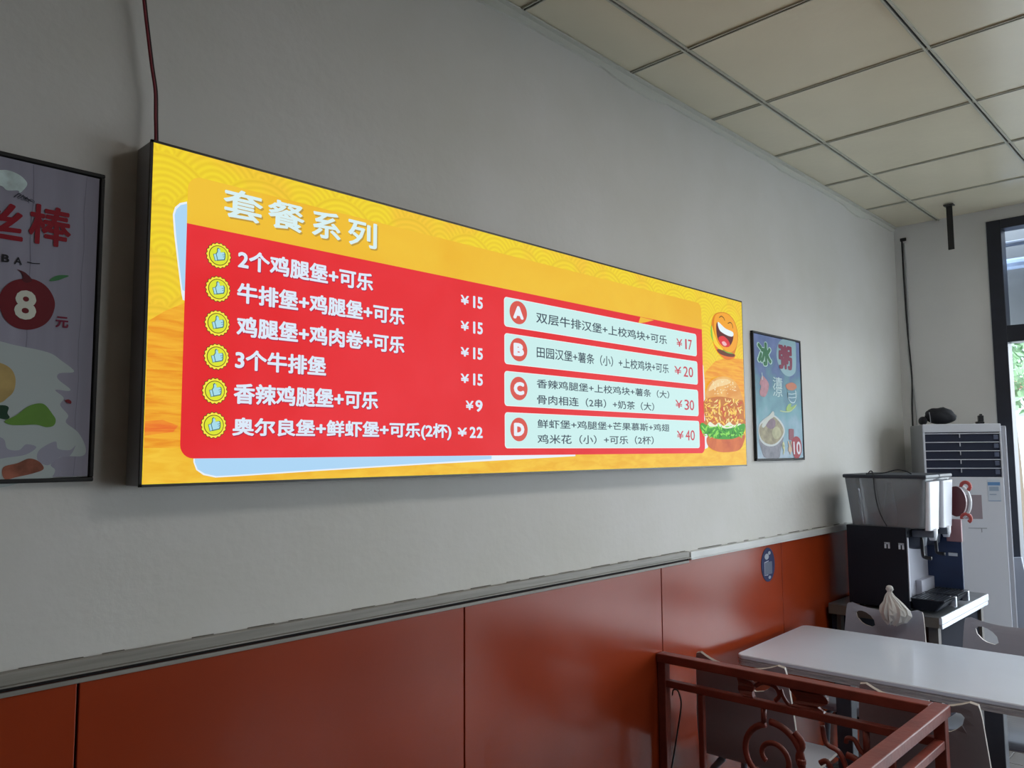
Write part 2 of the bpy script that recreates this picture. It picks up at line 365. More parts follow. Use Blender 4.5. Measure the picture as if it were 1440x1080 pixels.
# ------------------------------------------------------------------ menu light box
BY = -.0722
P = lambda px, py: at(px, py, BY)
bx0, bx1, bz0, bz1 = .5942, 3.0252, -.0587+1.55-.0, .6253+1.55
bz0 = 1.4913; bz1 = 2.1753
lb = empty('menu_light_box', ((bx0+bx1)/2, 0, bz0), 0, 'long glowing red and yellow menu light box on the wall', 'menu board')
LO = Vector(((bx0+bx1)/2, 0, bz0))
def loc(o): o.location = o.location - Vector(LO) if o.parent == lb else o.location; return o
def shift(o, L):
    for v in o.data.vertices: v.co -= L
    return o
bm = BM(); bx(bm, bx0-.004, bx1+.004, BY+.003, 0, bz0-.004, bz1+.004, .002)
shift(link('housing', bm, mat('grey_housing', (150, 152, 156), .45, noise_amt=.06, nscale=6), lb), LO)
bm = BM(); e = .0055
bx(bm, bx0-.005, bx1+.005, BY-.002, BY+.004, bz1, bz1+e); bx(bm, bx0-.005, bx1+.005, BY-.002, BY+.004, bz0-e, bz0)
bx(bm, bx0-.005, bx0, BY-.002, BY+.004, bz0-e, bz1+e); bx(bm, bx1, bx1+.005, BY-.002, BY+.004, bz0-e, bz1+e)
shift(link('front_frame', bm, mat('black_edge', (24, 20, 18), .4), lb), LO)
# printed face with overlapping wave rings (procedural)
def face_mat():
    m = bpy.data.materials.new('backlit_wave_print'); m.use_nodes = True; n = m.node_tree; b = n.nodes['Principled BSDF']
    b.inputs['Base Color'].default_value = (.02, .02, .02, 1); b.inputs['Specular IOR Level'].default_value = .1; b.inputs['Emission Strength'].default_value = GLOW
    def M(op, a, c=None, d=None):
        q = n.nodes.new('ShaderNodeMath'); q.operation = op
        for i, v in enumerate((a, c, d)):
            if v is None: continue
            if isinstance(v, (int, float)): q.inputs[i].default_value = v
            else: n.links.new(v, q.inputs[i])
        return q.outputs[0]
    t = n.nodes.new('ShaderNodeTexCoord'); s = n.nodes.new('ShaderNodeSeparateXYZ')
    wn = n.nodes.new('ShaderNodeTexNoise'); wn.inputs['Scale'].default_value = 5; n.links.new(t.outputs['Object'], wn.inputs[0])
    vm = n.nodes.new('ShaderNodeVectorMath'); vm.operation = 'MULTIPLY_ADD'; vm.inputs[1].default_value = (.02, .02, .02)
    n.links.new(wn.outputs['Color'], vm.inputs[0]); n.links.new(t.outputs['Object'], vm.inputs[2]); n.links.new(vm.outputs[0], s.inputs[0])
    r = .105; h = r/2
    X = M('ADD', s.outputs['X'], 10.0); Z = M('ADD', s.outputs['Z'], 1.0)
    def row(j):
        k = M('SUBTRACT', M('FLOOR', M('DIVIDE', Z, h)), float(j))
        off = M('MULTIPLY', M('MODULO', k, 2.0), r)
        xx = M('SUBTRACT', M('MODULO', M('ADD', M('ADD', X, off), r), 2*r), r)
        zz = M('SUBTRACT', Z, M('MULTIPLY', k, h))
        return M('SQRT', M('ADD', M('MULTIPLY', xx, xx), M('MULTIPLY', zz, zz)))
    d1, d0 = row(1), row(0)
    inside = M('LESS_THAN', d1, r)
    d = M('ADD', M('MULTIPLY', d1, inside), M('MULTIPLY', d0, M('SUBTRACT', 1.0, inside)))
    ring = M('ADD', M('MULTIPLY', M('SINE', M('MULTIPLY', d, 2*PI/.0135)), .5), .5)
    rim = M('GREATER_THAN', M('DIVIDE', d, r), .93)
    fac = M('MINIMUM', M('ADD', M('MULTIPLY', ring, .42), M('MULTIPLY', rim, .2)), 1.0)
    nz = n.nodes.new('ShaderNodeTexNoise'); nz.inputs['Scale'].default_value = 6; n.links.new(t.outputs['Object'], nz.inputs[0])
    c1 = n.nodes.new('ShaderNodeValToRGB'); n.links.new(nz.outputs[0], c1.inputs[0])
    c1.color_ramp.elements[0].position = .38; c1.color_ramp.elements[0].color = (*lin((252, 206, 58)), 1)
    c1.color_ramp.elements[1].position = .52; c1.color_ramp.elements[1].color = (*lin((250, 222, 48)), 1)
    c2 = n.nodes.new('ShaderNodeMix'); c2.data_type = 'RGBA'; c2.inputs[7].default_value = (*lin((228, 186, 40)), 1)
    n.links.new(fac, c2.inputs[0]); n.links.new(c1.outputs[0], c2.inputs[6]); n.links.new(c2.outputs[2], b.inputs['Emission Color'])
    return m
def lvl(k): return BY-.0025-.0004*k
bm = BM(); bx(bm, bx0, bx1, BY-.0024, BY, bz0, bz1); face = shift(link('printed_face', bm, face_mat(), lb), LO)
def art(name, bm, m, label=None):
    o = shift(link(name, bm, m, face), LO)
    if label: o['label'] = label
    return o
def PP(*pts): return [(P(*p).x, P(*p).z) for p in pts]
def grain_glow(name, a, b, sc=(3, 1, 26)):
    m = glow(name, a); n = m.node_tree; bs = n.nodes['Principled BSDF']; t = n.nodes.new('ShaderNodeTexCoord'); mp = n.nodes.new('ShaderNodeMapping'); mp.inputs['Scale'].default_value = sc
    wv = n.nodes.new('ShaderNodeTexNoise'); wv.inputs['Scale'].default_value = 4; wv.inputs['Detail'].default_value = 5; wv.inputs['Distortion'].default_value = .6
    n.links.new(t.outputs['Object'], mp.inputs[0]); n.links.new(mp.outputs[0], wv.inputs[0]); r = n.nodes.new('ShaderNodeValToRGB'); n.links.new(wv.outputs[0], r.inputs[0])
    r.color_ramp.elements[0].position = .35; r.color_ramp.elements[1].position = .65
    r.color_ramp.elements[0].color = (*lin(a), 1); r.color_ramp.elements[1].color = (*lin(b), 1); n.links.new(r.outputs[0], bs.inputs['Emission Color']); return m
HILL = grain_glow('hill_orange', (240, 150, 34), (251, 186, 52))
# orange hills behind the panel: left strip and right strip
x_l = bx0+.001; x_r = bx1-.001
zl1 = P(211, 452).z; zl2 = P(247, 430).z; zb = P(203, 630).z
bm = BM(); flat_poly(bm, [(x_l, zl1), (P(232, 437).x, (zl1+zl2)/2+.006), (P(262, 430).x, zl2+.01), (P(262, 430).x, zb), (x_l, zb)], lvl(0)); art('orange_hill', bm, HILL)
bm = BM(); flat_poly(bm, [(P(985, 545).x, P(985, 535).z)]+PP((992, 522), (1005, 508), (1022, 503))+[(x_r, P(1043, 505).z), (x_r, P(1048, 600).z), (P(985, 600).x, P(985, 600).z)], lvl(0)); art('orange_hill', bm, HILL)
bm = BM(); z1, z0 = P(203, 592).z, P(203, 607).z
flat_poly(bm, [(p.x, p.y) for p in spline([(x_l, z1, 0), (P(228, 590).x, z1+.003, 0), (P(250, 594).x, z1-.008, 0), (P(243, 600).x, z0, 0), (x_l, z0-.008, 0)], 1)], lvl(1))
art('red_smear', bm, grain_glow('smear_red', (240, 112, 42), (248, 158, 48)))
bm = BM(); flat_poly(bm, [(x_l, zb), (P(262, 634).x, zb), (x_r, P(1048, 628).z-.01), (x_r, bz0+.001), (x_l, bz0+.001)], lvl(1))
art('gold_base', bm, grain_glow('gold_grain', (244, 184, 44), (252, 204, 62), (4, 1, 14)))
# pale sheets behind the panel
BLUE = glow('pale_blue', (178, 220, 252)); WHITE = glow('white_rim', (238, 247, 255))
def both(name, pts, k, shrink):
    cx = sum(p[0] for p in pts)/len(pts); cz = sum(p[1] for p in pts)/len(pts)
    bm = BM(); flat_poly(bm, pts, lvl(k)); art(name, bm, WHITE)
sheet = PP((262, 284), (252, 286), (245, 292), (242, 302), (244, 330), (249, 372), (254, 412), (256, 422), (262, 424))
both('white_sheet_edge', sheet, 2, 0)
bm = BM(); flat_poly(bm, PP((262, 287), (253, 289), (247, 295), (244.5, 303), (246.5, 330), (251, 372), (255.5, 408), (262, 412)), lvl(3)); art('blue_sheet', bm, BLUE)
sheet = PP((271, 640), (271, 650), (275, 661), (285, 668), (302, 671.5), (330, 670), (450, 662), (600, 653), (700, 647.5), (808, 641.5), (808, 636), (271, 636))
both('white_sheet_edge', sheet, 2, 0)
bm = BM(); flat_poly(bm, PP((273, 642), (273, 650), (277, 660), (287, 666), (303, 669.5), (330, 668), (450, 660), (600, 651), (690, 645.5), (690, 641), (273, 641)), lvl(3)); art('blue_sheet', bm, BLUE)
bm = BM(); flat_poly(bm, PP((985, 505), (988, 515), (990, 540), (991, 600), (996, 622), (994, 630), (988, 632), (984, 600)), lvl(2)); art('white_sheet_edge', bm, WHITE)
# panel: gold header and red body
gx0, gx1 = P(262, 300).x, P(986.5, 500).x
gz1 = (P(290, 247.5).z+P(960, 424).z)/2; gz0 = (P(300, 643).z+P(960, 638.5).z)/2
rz = (P(262, 312).z+P(690, 402).z+P(985, 465).z)/3
r_ = .028
rr = rrect(gx0, gx1, gz0, gz1, r_)
bm = BM(); flat_poly(bm, [p for p in rr if p[1] > rz+.001][:7]+[p for p in rr if p[1] > rz+.001][7:]+[(gx0, rz-.004), (gx1, rz-.004)], lvl(4))
HDR = grain_glow('header_gold', (243, 186, 44), (248, 200, 56), (.8, 1, 1)); art('header_band', bm, HDR, 'gold header band of the menu')
bm = BM()
low = [p for p in rr if p[1] < rz]
flat_poly(bm, [(gx1, rz), (gx0, rz)]+low, lvl(5))
RED = grain_glow('panel_red', (232, 38, 44), (238, 50, 58), (.9, 1, .9)); art('red_panel', bm, RED, 'red list area of the menu')
bm = BM(); flat_poly(bm, PP((899, 446), (896, 455), (906, 453.5), (918, 450.5)), lvl(6)); art('header_notch', bm, HDR)
def price(bm, s, x0, x1, z0, z1, y, bold):
    n = len(s)-1; q = x0+(x1-x0)*(.36 if n == 2 else .44); g = (x1-x0)*.10
    text(bm, '¥', x0, q, z0+(z1-z0)*.14, z1-(z1-z0)*.10, y, bold*.8)
    dw = (x1-q-g)/n
    for i, ch in enumerate(s[1:]):
        wd = dw*(.36 if ch == '1' else .9); xx = q+g+dw*i+(dw*.3 if ch == '1' else 0)
        text(bm, ch, xx, xx+wd, z0, z1, y, bold)
# title lettering with grey shadow
TXT = glow('letter_white', (226, 240, 255)); TXT2 = glow('title_white', (222, 246, 248))
zc = [P(340, 290).z, P(400, 303).z, P(457, 318).z, P(508, 330).z]; ztc = sum(zc)/4
for k, (m, nm, dx) in enumerate(((glow('title_shadow', (196, 156, 60)), 'title_shadow', .0035), (TXT2, 'title_lettering', 0))):
    bm = BM()
    for ch, a, b in (('套', 312, 367.5), ('餐', 375, 426.5), ('系', 437, 477.5), ('列', 488, 528.5)):
        text(bm, ch, P(a, 310).x+dx, P(b, 320).x+dx, ztc-.033-dx, ztc+.033-dx, lvl(6+k), .022)
    art(nm, bm, m)
# six rows
rows = [('2个鸡腿堡+可乐', 333, 365, 523, 397.5), ('牛排堡+鸡腿堡+可乐', 332, 411, 567, 446.5), ('鸡腿堡+鸡肉卷+可乐', 331, 459, 567, 485.5),
        ('3个牛排堡', 329, 506, 457, 515), ('香辣鸡腿堡+可乐', 327, 552, 530, 564.5), ('奥尔良堡+鲜虾堡+可乐(2杯)', 325, 601, 633, 608)]
SH = glow('letter_shadow', (176, 30, 70))
for s, xa, ya, xb, yb in rows:
    a, b = P(xa, ya), P(xb, yb); zc_ = (a.z+b.z)/2
    bm = BM(); text(bm, s, a.x, b.x, zc_-.0225, zc_+.0225, lvl(7), .032); art('menu_lettering', bm, TXT)
    bm = BM(); text(bm, s, a.x+.002, b.x+.002, zc_-.0245, zc_+.0205, lvl(6), .032); art('lettering_shadow', bm, SH)
for s, xa, ya, xb, yb, h in (('¥15', 646, 422, 678, 427, .034), ('¥15', 646, 458, 678, 463, .034), ('¥15', 646, 495, 678, 498.5, .033), ('¥15', 646, 532, 678, 535, .033), ('¥9', 653, 570, 678, 571.5, .033), ('¥22', 641.5, 607.5, 678, 608.5, .031)):
    a, b = P(xa, ya), P(xb, yb); zc_ = (a.z+b.z)/2
    bm = BM(); price(bm, s, a.x, b.x, zc_-h/2, zc_+h/2, lvl(7), .032); art('price_lettering', bm, TXT)
# thumbs-up badges
BY1 = glow('badge_yellow', (255, 238, 70)); BGR = glow('badge_green', (226, 236, 52)); BDK = glow('badge_line', (96, 66, 34)); THB = glow('thumb_blue', (172, 226, 240)); TLN = glow('thumb_line', (66, 110, 120))
def badge(px, py):
    c = P(px, py); r = .0262
    def sc_(rad, amp, n=120): return [(c.x+(rad+amp*math.cos(18*2*PI*k/n))*math.cos(2*PI*k/n), c.z+(rad+amp*math.cos(18*2*PI*k/n))*math.sin(2*PI*k/n)) for k in range(n)]
    bm = BM(); flat_poly(bm, sc_(r+.0012, .0012), lvl(6)); flat_poly(bm, ell(c.x, c.z, r*.82, r*.82), lvl(8)); flat_poly(bm, ell(c.x, c.z, r*.76, r*.76), lvl(9), 1)
    flat_poly(bm, sc_(r-.0005, .0012), lvl(7), 2)
    def tp(pts, rot=.28): return [(c.x+r*(x*math.cos(rot)-z*math.sin(rot)), c.z+r*(x*math.sin(rot)+z*math.cos(rot))) for x, z in pts]
    hand = [(-.18, -.34), (.32, -.36), (.42, -.22), (.46, -.08), (.5, .06), (.46, .2), (.18, .22), (.2, .42), (.14, .56), (.03, .5), (-.02, .3), (-.18, .14)]
    cuff = [(-.42, -.36), (-.24, -.34), (-.24, .14), (-.42, .14)]
    for q in (hand, cuff):
        cx = sum(p[0] for p in q)/len(q); cz = sum(p[1] for p in q)/len(q)
        flat_poly(bm, tp([(cx+(x-cx)*1.16+(0.03 if x > cx else -.03), cz+(z-cz)*1.16) for x, z in q]), lvl(10), 3)
        flat_poly(bm, tp(q), lvl(11), 4)
    for zz in (-.16, .0):
        stroke_pts = tp([(.28, zz), (.48, zz+.01)]); n0 = len(bm.faces); stroke(bm, stroke_pts, .001, lvl(12))
        bm.faces.ensure_lookup_table()
        for f in bm.faces[n0:]: f.material_index = 3
    art('thumbs_up_badge', bm, [BDK, BGR, BY1, TLN, THB])
for p in ((306, 360), (305, 407), (304, 455), (303, 502), (300.5, 550), (299, 598)): badge(*p)
# combo cards A-D
CARD = glow('card_mint', (208, 244, 242)); CEDGE = glow('card_rim', (240, 250, 250)); DISC = glow('disc_red', (222, 88, 78)); LET = glow('disc_letter', (238, 246, 255)); DARK = glow('card_text', (62, 78, 92)); PRC = glow('card_price', (206, 66, 84))
cards = [('A', (707, 416.4, 458.6, 977.6, 470.7, 501.6), (727, 440), [('双层牛排汉堡+上校鸡块+可乐', 752, 446.7, 936, 478.5, .033)], ('¥17', 949.4, 482, 971.8, 485.5)),
         ('B', (707.5, 468, 512, 979, 508.7, 541), (727.5, 492), [('田园汉堡+薯条（小）+上校鸡块+可乐', 752.8, 495.5, 938.5, 518.7, .035)], ('¥20', 946.5, 520.8, 973.6, 524)),
         ('C', (707.5, 521.4, 570, 980, 548.6, 586), (727.8, 546.5), [('香辣鸡腿堡+上校鸡块+薯条（大）', 752.8, 539.8, 939.3, 555, .028), ('骨肉相连（2串）+奶茶（大）', 753.3, 562, 918, 572, .029)], ('¥30', 948, 569, 975, 569.5)),
         ('D', (708, 580, 630.3, 981.6, 591.8, 630.3), (728, 604), [('鲜虾堡+鸡腿堡+芒果慕斯+鸡翅', 753.8, 596.6, 939.3, 601.3, .027), ('鸡米花（小）+可乐（2杯）', 753.8, 617.7, 917.4, 619, .029)], ('¥40', 950, 611, 976, 613))]
for L, q, c, tx, pr in cards:
    a, b = P(q[0], q[1]), P(q[3], q[4]); c2, d2 = P(q[0], q[2]), P(q[3], q[5])
    z1, z0 = (a.z+b.z)/2, (c2.z+d2.z)/2; x0, x1 = a.x, b.x
    bm = BM(); flat_poly(bm, rrect(x0, x1, z0, z1, .011), lvl(6)); flat_poly(bm, rrect(x0+.0025, x1-.0025, z0+.002, z1-.002, .009), lvl(7), 1)
    art('combo_card', bm, [CEDGE, CARD])
    cc = P(*c); rx = (P(739.5, c[1]).x-P(715, c[1]).x)/2; rz_ = .0345
    bm = BM(); flat_poly(bm, ell(cc.x, cc.z, rx, rz_), lvl(8)); art('letter_disc', bm, DISC)
    bm = BM(); text(bm, L, cc.x-rx*.6, cc.x+rx*.6, cc.z-rz_*.56, cc.z+rz_*.56, lvl(9), .07); art('combo_letter', bm, LET)
    for s, xa, ya, xb, yb, h in tx:
        p1, p2 = P(xa, ya), P(xb, yb); zc_ = (p1.z+p2.z)/2
        bm = BM(); text(bm, s, p1.x, p2.x, zc_-h/2, zc_+h/2, lvl(8), .012); art('combo_lettering', bm, DARK)
    s, xa, ya, xb, yb = pr; p1, p2 = P(xa, ya), P(xb, yb); zc_ = (p1.z+p2.z)/2
    bm = BM(); price(bm, s, p1.x, p2.x, zc_-.0195, zc_+.0195, lvl(8), .010); art('combo_price', bm, PRC)
# laughing burger face
def lp(nm, pts, k, m, close=False):
    bm = BM(); flat_poly(bm, pts, lvl(k)); return art(nm, bm, m)
def Z5(*pts): return PP(*[(970+a/4.5, 420+b/4.5) for a, b in pts])
def sm(pts, n=5): return [(p.x, p.y) for p in spline([(a, b, 0) for a, b in pts], n, True)]
lp('bun_shade', sm(Z5((140, 120), (175, 88), (235, 95), (280, 150), (300, 240), (285, 330), (255, 385), (205, 375), (160, 310), (130, 210))), 3, glow('bun_dark', (226, 132, 30)))
lp('bottom_bun', sm(Z5((128, 190), (140, 270), (170, 340), (220, 380), (270, 378), (282, 355), (240, 345), (190, 310), (150, 240))), 4, glow('bun_low', (240, 120, 40)))
lp('lettuce', sm(Z5((126, 200), (134, 170), (150, 240), (175, 290), (215, 330), (262, 345), (275, 362), (240, 360), (200, 340), (160, 300), (132, 250))), 5, glow('leaf', (130, 196, 72)))
lp('patty', sm(Z5((165, 325), (190, 322), (235, 345), (275, 352), (272, 368), (230, 366), (185, 350))), 6, glow('patty', (110, 62, 44)))
lp('cheese', sm(Z5((134, 175), (150, 225), (172, 280), (205, 322), (185, 322), (150, 290), (138, 240))), 6, glow('cheese', (252, 216, 50)))
lp('bun_face', sm(Z5((150, 118), (180, 93), (232, 100), (275, 152), (294, 235), (284, 310), (250, 340), (205, 318), (170, 270), (148, 200))), 7, glow('bun_face', (250, 170, 44)))
lp('mouth', sm(Z5((166, 150), (215, 195), (262, 220), (265, 262), (240, 305), (200, 300), (172, 262), (160, 205))), 8, glow('mouth', (96, 34, 36)))
lp('teeth', sm(Z5((170, 148), (215, 188), (264, 213), (262, 240), (225, 232), (180, 200))), 9, glow('teeth', (236, 250, 255)))
lp('tongue', sm(Z5((175, 245), (205, 238), (235, 265), (246, 296), (225, 308), (195, 296), (178, 275))), 9, glow('tongue', (226, 52, 60)))
lp('tongue_shine', sm(Z5((195, 275), (210, 272), (225, 290), (215, 300), (200, 292))), 10, glow('shine', (246, 190, 196)))
bm = BM(); stroke(bm, [(p.x, p.y) for p in spline([(a, b, 0) for a, b in Z5((178, 122), (190, 112), (205, 122), (213, 140))], 5)], .004, lvl(9)); stroke(bm, [(p.x, p.y) for p in spline([(a, b, 0) for a, b in Z5((232, 158), (248, 152), (260, 165), (264, 188))], 5)], .004, lvl(9)); art('laughing_eye', bm, BDK)
# photo burger
lp('burger_bun_bottom', sm(Z5((98, 890), (110, 935), (160, 965), (220, 972), (300, 960), (332, 915), (334, 850), (215, 870), (120, 870))), 7, grain_glow('bun_bottom', (196, 92, 48), (222, 122, 62), (3, 1, 3)))
def crowd(name, m, n, box_, size, k, seed, thin=1, curl=True):
    rnd = random.Random(seed); bm = BM()
    for i in range(n):
        u, v = rnd.random(), rnd.random(); px = box_[0]+(box_[1]-box_[0])*u; py = box_[2]+(box_[3]-box_[2])*v
        a = rnd.uniform(0, PI); s = size*rnd.uniform(.6, 1.3)
        flat_poly(bm, [(q.x, q.y) for q in spline([(x, z, 0) for x, z in Z5(*[(px+s*ca*math.cos(a)-s*cb*thin*math.sin(a), py+s*ca*math.sin(a)*1.3+s*cb*thin*math.cos(a)) for ca, cb in ((1, 0), (.3, .6), (-.5, .7), (-1, 0), (-.5, -.4), (.4, -.6))])], 2, True)], lvl(k)-.00002*i/n*10)
    return art(name, bm, m)
lp('burger_filling', sm(Z5((95, 635), (80, 690), (90, 760), (100, 800), (330, 800), (335, 740), (325, 640), (210, 620))), 7, glow('filling_dark', (198, 116, 44)))
crowd('crisp_flake', glow('flake_yellow', (250, 206, 84)), 70, (92, 322, 640, 790), 17, 8, 1, .35)
crowd('crisp_flake', glow('flake_red', (206, 82, 42)), 30, (100, 320, 640, 780), 13, 8.5, 2, .5)
crowd('crisp_flake', glow('flake_pale', (252, 230, 150)), 40, (92, 322, 640, 790), 11, 9, 3, .4)
lp('mayonnaise', sm(Z5((105, 800), (120, 780), (150, 800), (175, 785), (205, 805), (240, 782), (270, 800), (310, 790), (325, 812), (270, 825), (200, 822), (130, 822))), 9.5, glow('mayo', (236, 240, 216)))
lp('salad_leaf', sm(Z5((55, 800), (70, 785), (95, 800), (130, 812), (170, 808), (220, 822), (280, 812), (335, 790), (340, 830), (320, 862), (270, 885), (215, 890), (150, 885), (110, 860), (80, 855), (60, 830))), 9.8, glow('salad', (62, 160, 44)))
crowd('salad_curl', glow('salad_light', (140, 222, 84)), 46, (72, 325, 800, 872), 13, 10.5, 5, .45)
crowd('salad_curl', glow('salad_dark', (34, 112, 40)), 22, (105, 320, 825, 880), 10, 11, 6, .45)
lp('burger_bun_top', sm(Z5((92, 632), (92, 590), (118, 530), (160, 500), (215, 494), (265, 515), (300, 560), (322, 625), (325, 642), (270, 634), (205, 622), (140, 620))), 11.5, grain_glow('bun_top', (226, 150, 62), (242, 186, 100), (2, 1, 3)))
lp('bun_highlight', sm(Z5((110, 585), (125, 545), (160, 515), (215, 508), (250, 525), (225, 545), (165, 560))), 12, glow('bun_shine', (246, 212, 150)))
crowd('sesame_seed', glow('sesame', (252, 234, 188)), 46, (135, 285, 515, 605), 4.5, 12.5, 8, .8)

# red and black supply cord from the ceiling to the light box
cord = [at(a, b, -.03) for a, b in ((198, -60), (203, 0), (208, 44), (214, 93), (219, 129), (219.5, 165))]
crd = empty('power_cord', tuple(cord[-1]), 0, 'thin red and black cord hanging down to the light box', 'cord')
top = cord[0]+Vector((-.03, 0, 0)); top.z = CEIL-.004
sp = spline([top]+cord+[at(220, 199, -.036)], 8)
for nm, dx, c in (('red_strand', -.0022, (120, 30, 44)), ('black_strand', .0022, (36, 18, 24))):
    bm = BM(); tube(bm, [p-cord[-1]+Vector((dx, dx*.5, 0)) for p in sp], .0028, 8); link(nm, bm, mat('cord_'+nm, c, .5), crd, True)

# ------------------------------------------------------------------ framed posters
def framed(name, x0, x1, z0, z1, label, fr=.008, tilt=0, th=.014):
    o = empty(name, ((x0+x1)/2, 0, z0), 0, label, 'poster')
    bm = BM()
    W = (x1-x0)/2; H = z1-z0
    bx(bm, -W, W, -th, -.0005, 0, fr, .002); bx(bm, -W, W, -th, -.0005, H-fr, H, .002); bx(bm, -W, -W+fr, -th, -.0005, fr, H-fr, .002); bx(bm, W-fr, W, -th, -.0005, fr, H-fr, .002)
    link('frame', bm, mat('black_poster_frame', (10, 10, 12), .6), o)
    return o, W, H
GLP = dict(rough=.42, spec=.4)
def pm(name, rgb, amt=0, sc=5, an=None): return mat('print_'+name, rgb, .5, spec=.25, noise_amt=amt, nscale=sc, aniso=an)
# left poster: shredded roll with cream, price 8
PX0, PX1, PZ0, PZ1 = .03, .5265, 1.4985, 2.106
po, W, H = framed('framed_poster', PX0, PX1, PZ0, PZ1, 'black framed poster of cream roll priced 8, left of the light box')
PO = Vector(((PX0+PX1)/2, 0, PZ0))
Y1 = -.0105
def A1(*pts): return [(at(a, b, Y1).x-PO.x, at(a, b, Y1).z-PO.z) for a, b in pts]
def wood_print():
    m = pm('pale_wood', (146, 144, 160), .10, 2.2, (14, 1, .8)); return m
ps = box('print', wood_print(), po, -W+.01, W-.01, Y1, -.004, .01, H-.01)
def l1(k): return Y1-.0003*(k+1)
bm = BM()                         # printed plank joints
for x in (.205, .372, .462):
    xx = x+PX0-PO.x
    stroke(bm, [(xx+.0015*math.sin(k*1.7+x*40), .012+k*(H-.024)/16) for k in range(17)], random.uniform(.001, .0022), l1(0))
link('plank_joint', bm, pm('joint', (122, 120, 136)), ps)
def pa(name, pts, k, m, sm_=True):
    bm = BM(); q = [(p.x, p.y) for p in spline([(a, b, 0) for a, b in pts], 5, True)] if sm_ else pts
    flat_poly(bm, q, l1(k)); return link(name, bm, m, ps)
CREAM = pm('cream', (172, 182, 182)); SILVER = pm('silver', (196, 214, 214), .3, 30)
def z7(*p): return A1(*[(a/4.91, 470+b/4.91) for a, b in p])
pa('cream_swirl', z7((-260, 60), (-40, 45), (100, 75), (330, 125), (420, 180), (512, 258), (410, 270), (400, 310), (480, 375), (470, 392), (380, 385), (440, 440), (415, 490), (470, 560), (455, 610), (540, 680), (590, 780), (570, 840), (430, 845), (350, 900), (380, 940), (340, 1000), (250, 1004), (-260, 1004)), 1, CREAM)
pa('cream_fold', z7((270, 800), (380, 740), (400, 790), (480, 800), (520, 770), (480, 840), (410, 850), (330, 905), (260, 870)), 2, pm('cream_shade', (150, 150, 166)))
pa('cream_fold', z7((-100, 700), (20, 720), (50, 790), (130, 800), (180, 760), (250, 780), (180, 830), (60, 850), (-100, 860)), 2, pm('cream_shade', (150, 150, 166)))
pa('fried_roll', z7((-260, 180), (-60, 190), (20, 205), (80, 245), (106, 310), (95, 390), (50, 440), (-20, 480), (-260, 520)), 3, pm('fried', (170, 146, 92), .35, 14))
pa('fried_roll', z7((20, 920), (120, 890), (200, 858), (270, 880), (300, 930), (230, 960), (120, 985), (30, 1000)), 3, pm('fried_red', (140, 84, 66), .5, 30))
pa('mint_leaf', z7((30, 600), (110, 560), (190, 500), (260, 478), (310, 488), (360, 550), (383, 590), (370, 630), (320, 642), (250, 625), (150, 628), (70, 625)), 4, pm('leaf', (98, 140, 58), .12, 10))
pa('mint_leaf', z7((-60, 500), (20, 490), (58, 505), (50, 545), (65, 575), (30, 588), (-60, 560)), 5, pm('leaf_dark', (30, 62, 44)))
pa('berry', z7((447, 458), (470, 450), (490, 462), (488, 480), (465, 474)), 4, pm('berry', (120, 34, 44)))
def z6(*p): return A1(*[(a/9, 350+b/9) for a, b in p])
pa('price_disc', z6((345, 375), (470, 400), (590, 480), (670, 600), (694, 720), (650, 860), (560, 960), (430, 1015), (300, 1022), (170, 985), (60, 890), (0, 760), (-25, 680), (0, 570), (70, 470), (180, 400)), 2, pm('maroon', (104, 24, 34), .2, 6))
pa('disc_stalk', z6((215, 262), (262, 275), (330, 310), (405, 395), (340, 430), (280, 400), (290, 360), (262, 300)), 3, pm('maroon_d', (84, 28, 36)))
pa('leaf_mark', z6((622, 408), (670, 360), (740, 335), (830, 333), (868, 345), (800, 375), (720, 402)), 2, pm('leaf_g', (66, 122, 78)))
def ptxt(nm, s, pa_, pb, h, k, m, bold, xs_=None):
    a, b = A1(pa_)[0], A1(pb)[0]; zc_ = (a[1]+b[1])/2
    bm = BM(); text(bm, s, a[0], b[0], zc_-h/2, zc_+h/2, l1(k), bold); return link(nm, bm, m, ps)
ptxt('price_lettering', '8', (20, 429), (51, 429), .055, 4, pm('ivory', (206, 208, 196)), .035)
ptxt('price_lettering', '元', (78, 452), (96, 454.5), .0215, 3, pm('maroon_t', (116, 30, 58)), .035)
MRT = pm('title_maroon', (140, 24, 40))
ptxt('title_lettering', '丝', (-38, 304), (33, 314), .068, 3, MRT, .026)
ptxt('title_lettering', '棒', (40.5, 315), (100, 321), .077, 3, MRT, .024)
ptxt('small_lettering', 'B', (2.5, 362.5), (13, 364.5), .0145, 3, pm('ink', (34, 34, 40)), .03)
ptxt('small_lettering', 'A', (20, 366), (31, 368), .0135, 3, pm('ink', (34, 34, 40)), .01)
bm = BM(); stroke(bm, A1((38, 368.5), (46, 370.5), (56, 371)), .0016, l1(3)); link('dash', bm, pm('ink', (34, 34, 40)), ps)
bm = BM()
for k in range(5):
    stroke(bm, A1(*[(24+k*5+5*math.sin(j*1.1+k), 275+k*2+3*math.cos(j*1.5+k*2)) for j in range(8)]), .0011, l1(3))
link('scribble', bm, pm('ink2', (70, 74, 88)), ps)
def z5p(*p): return A1(*[(a/7.2, 200+b/7.2) for a, b in p])
pa('silver_wrapping', z5p((-200, 300), (0, 282), (100, 290), (200, 335), (255, 385), (275, 425), (250, 470), (200, 515), (180, 490), (70, 487), (0, 440), (-200, 450)), 2, SILVER)
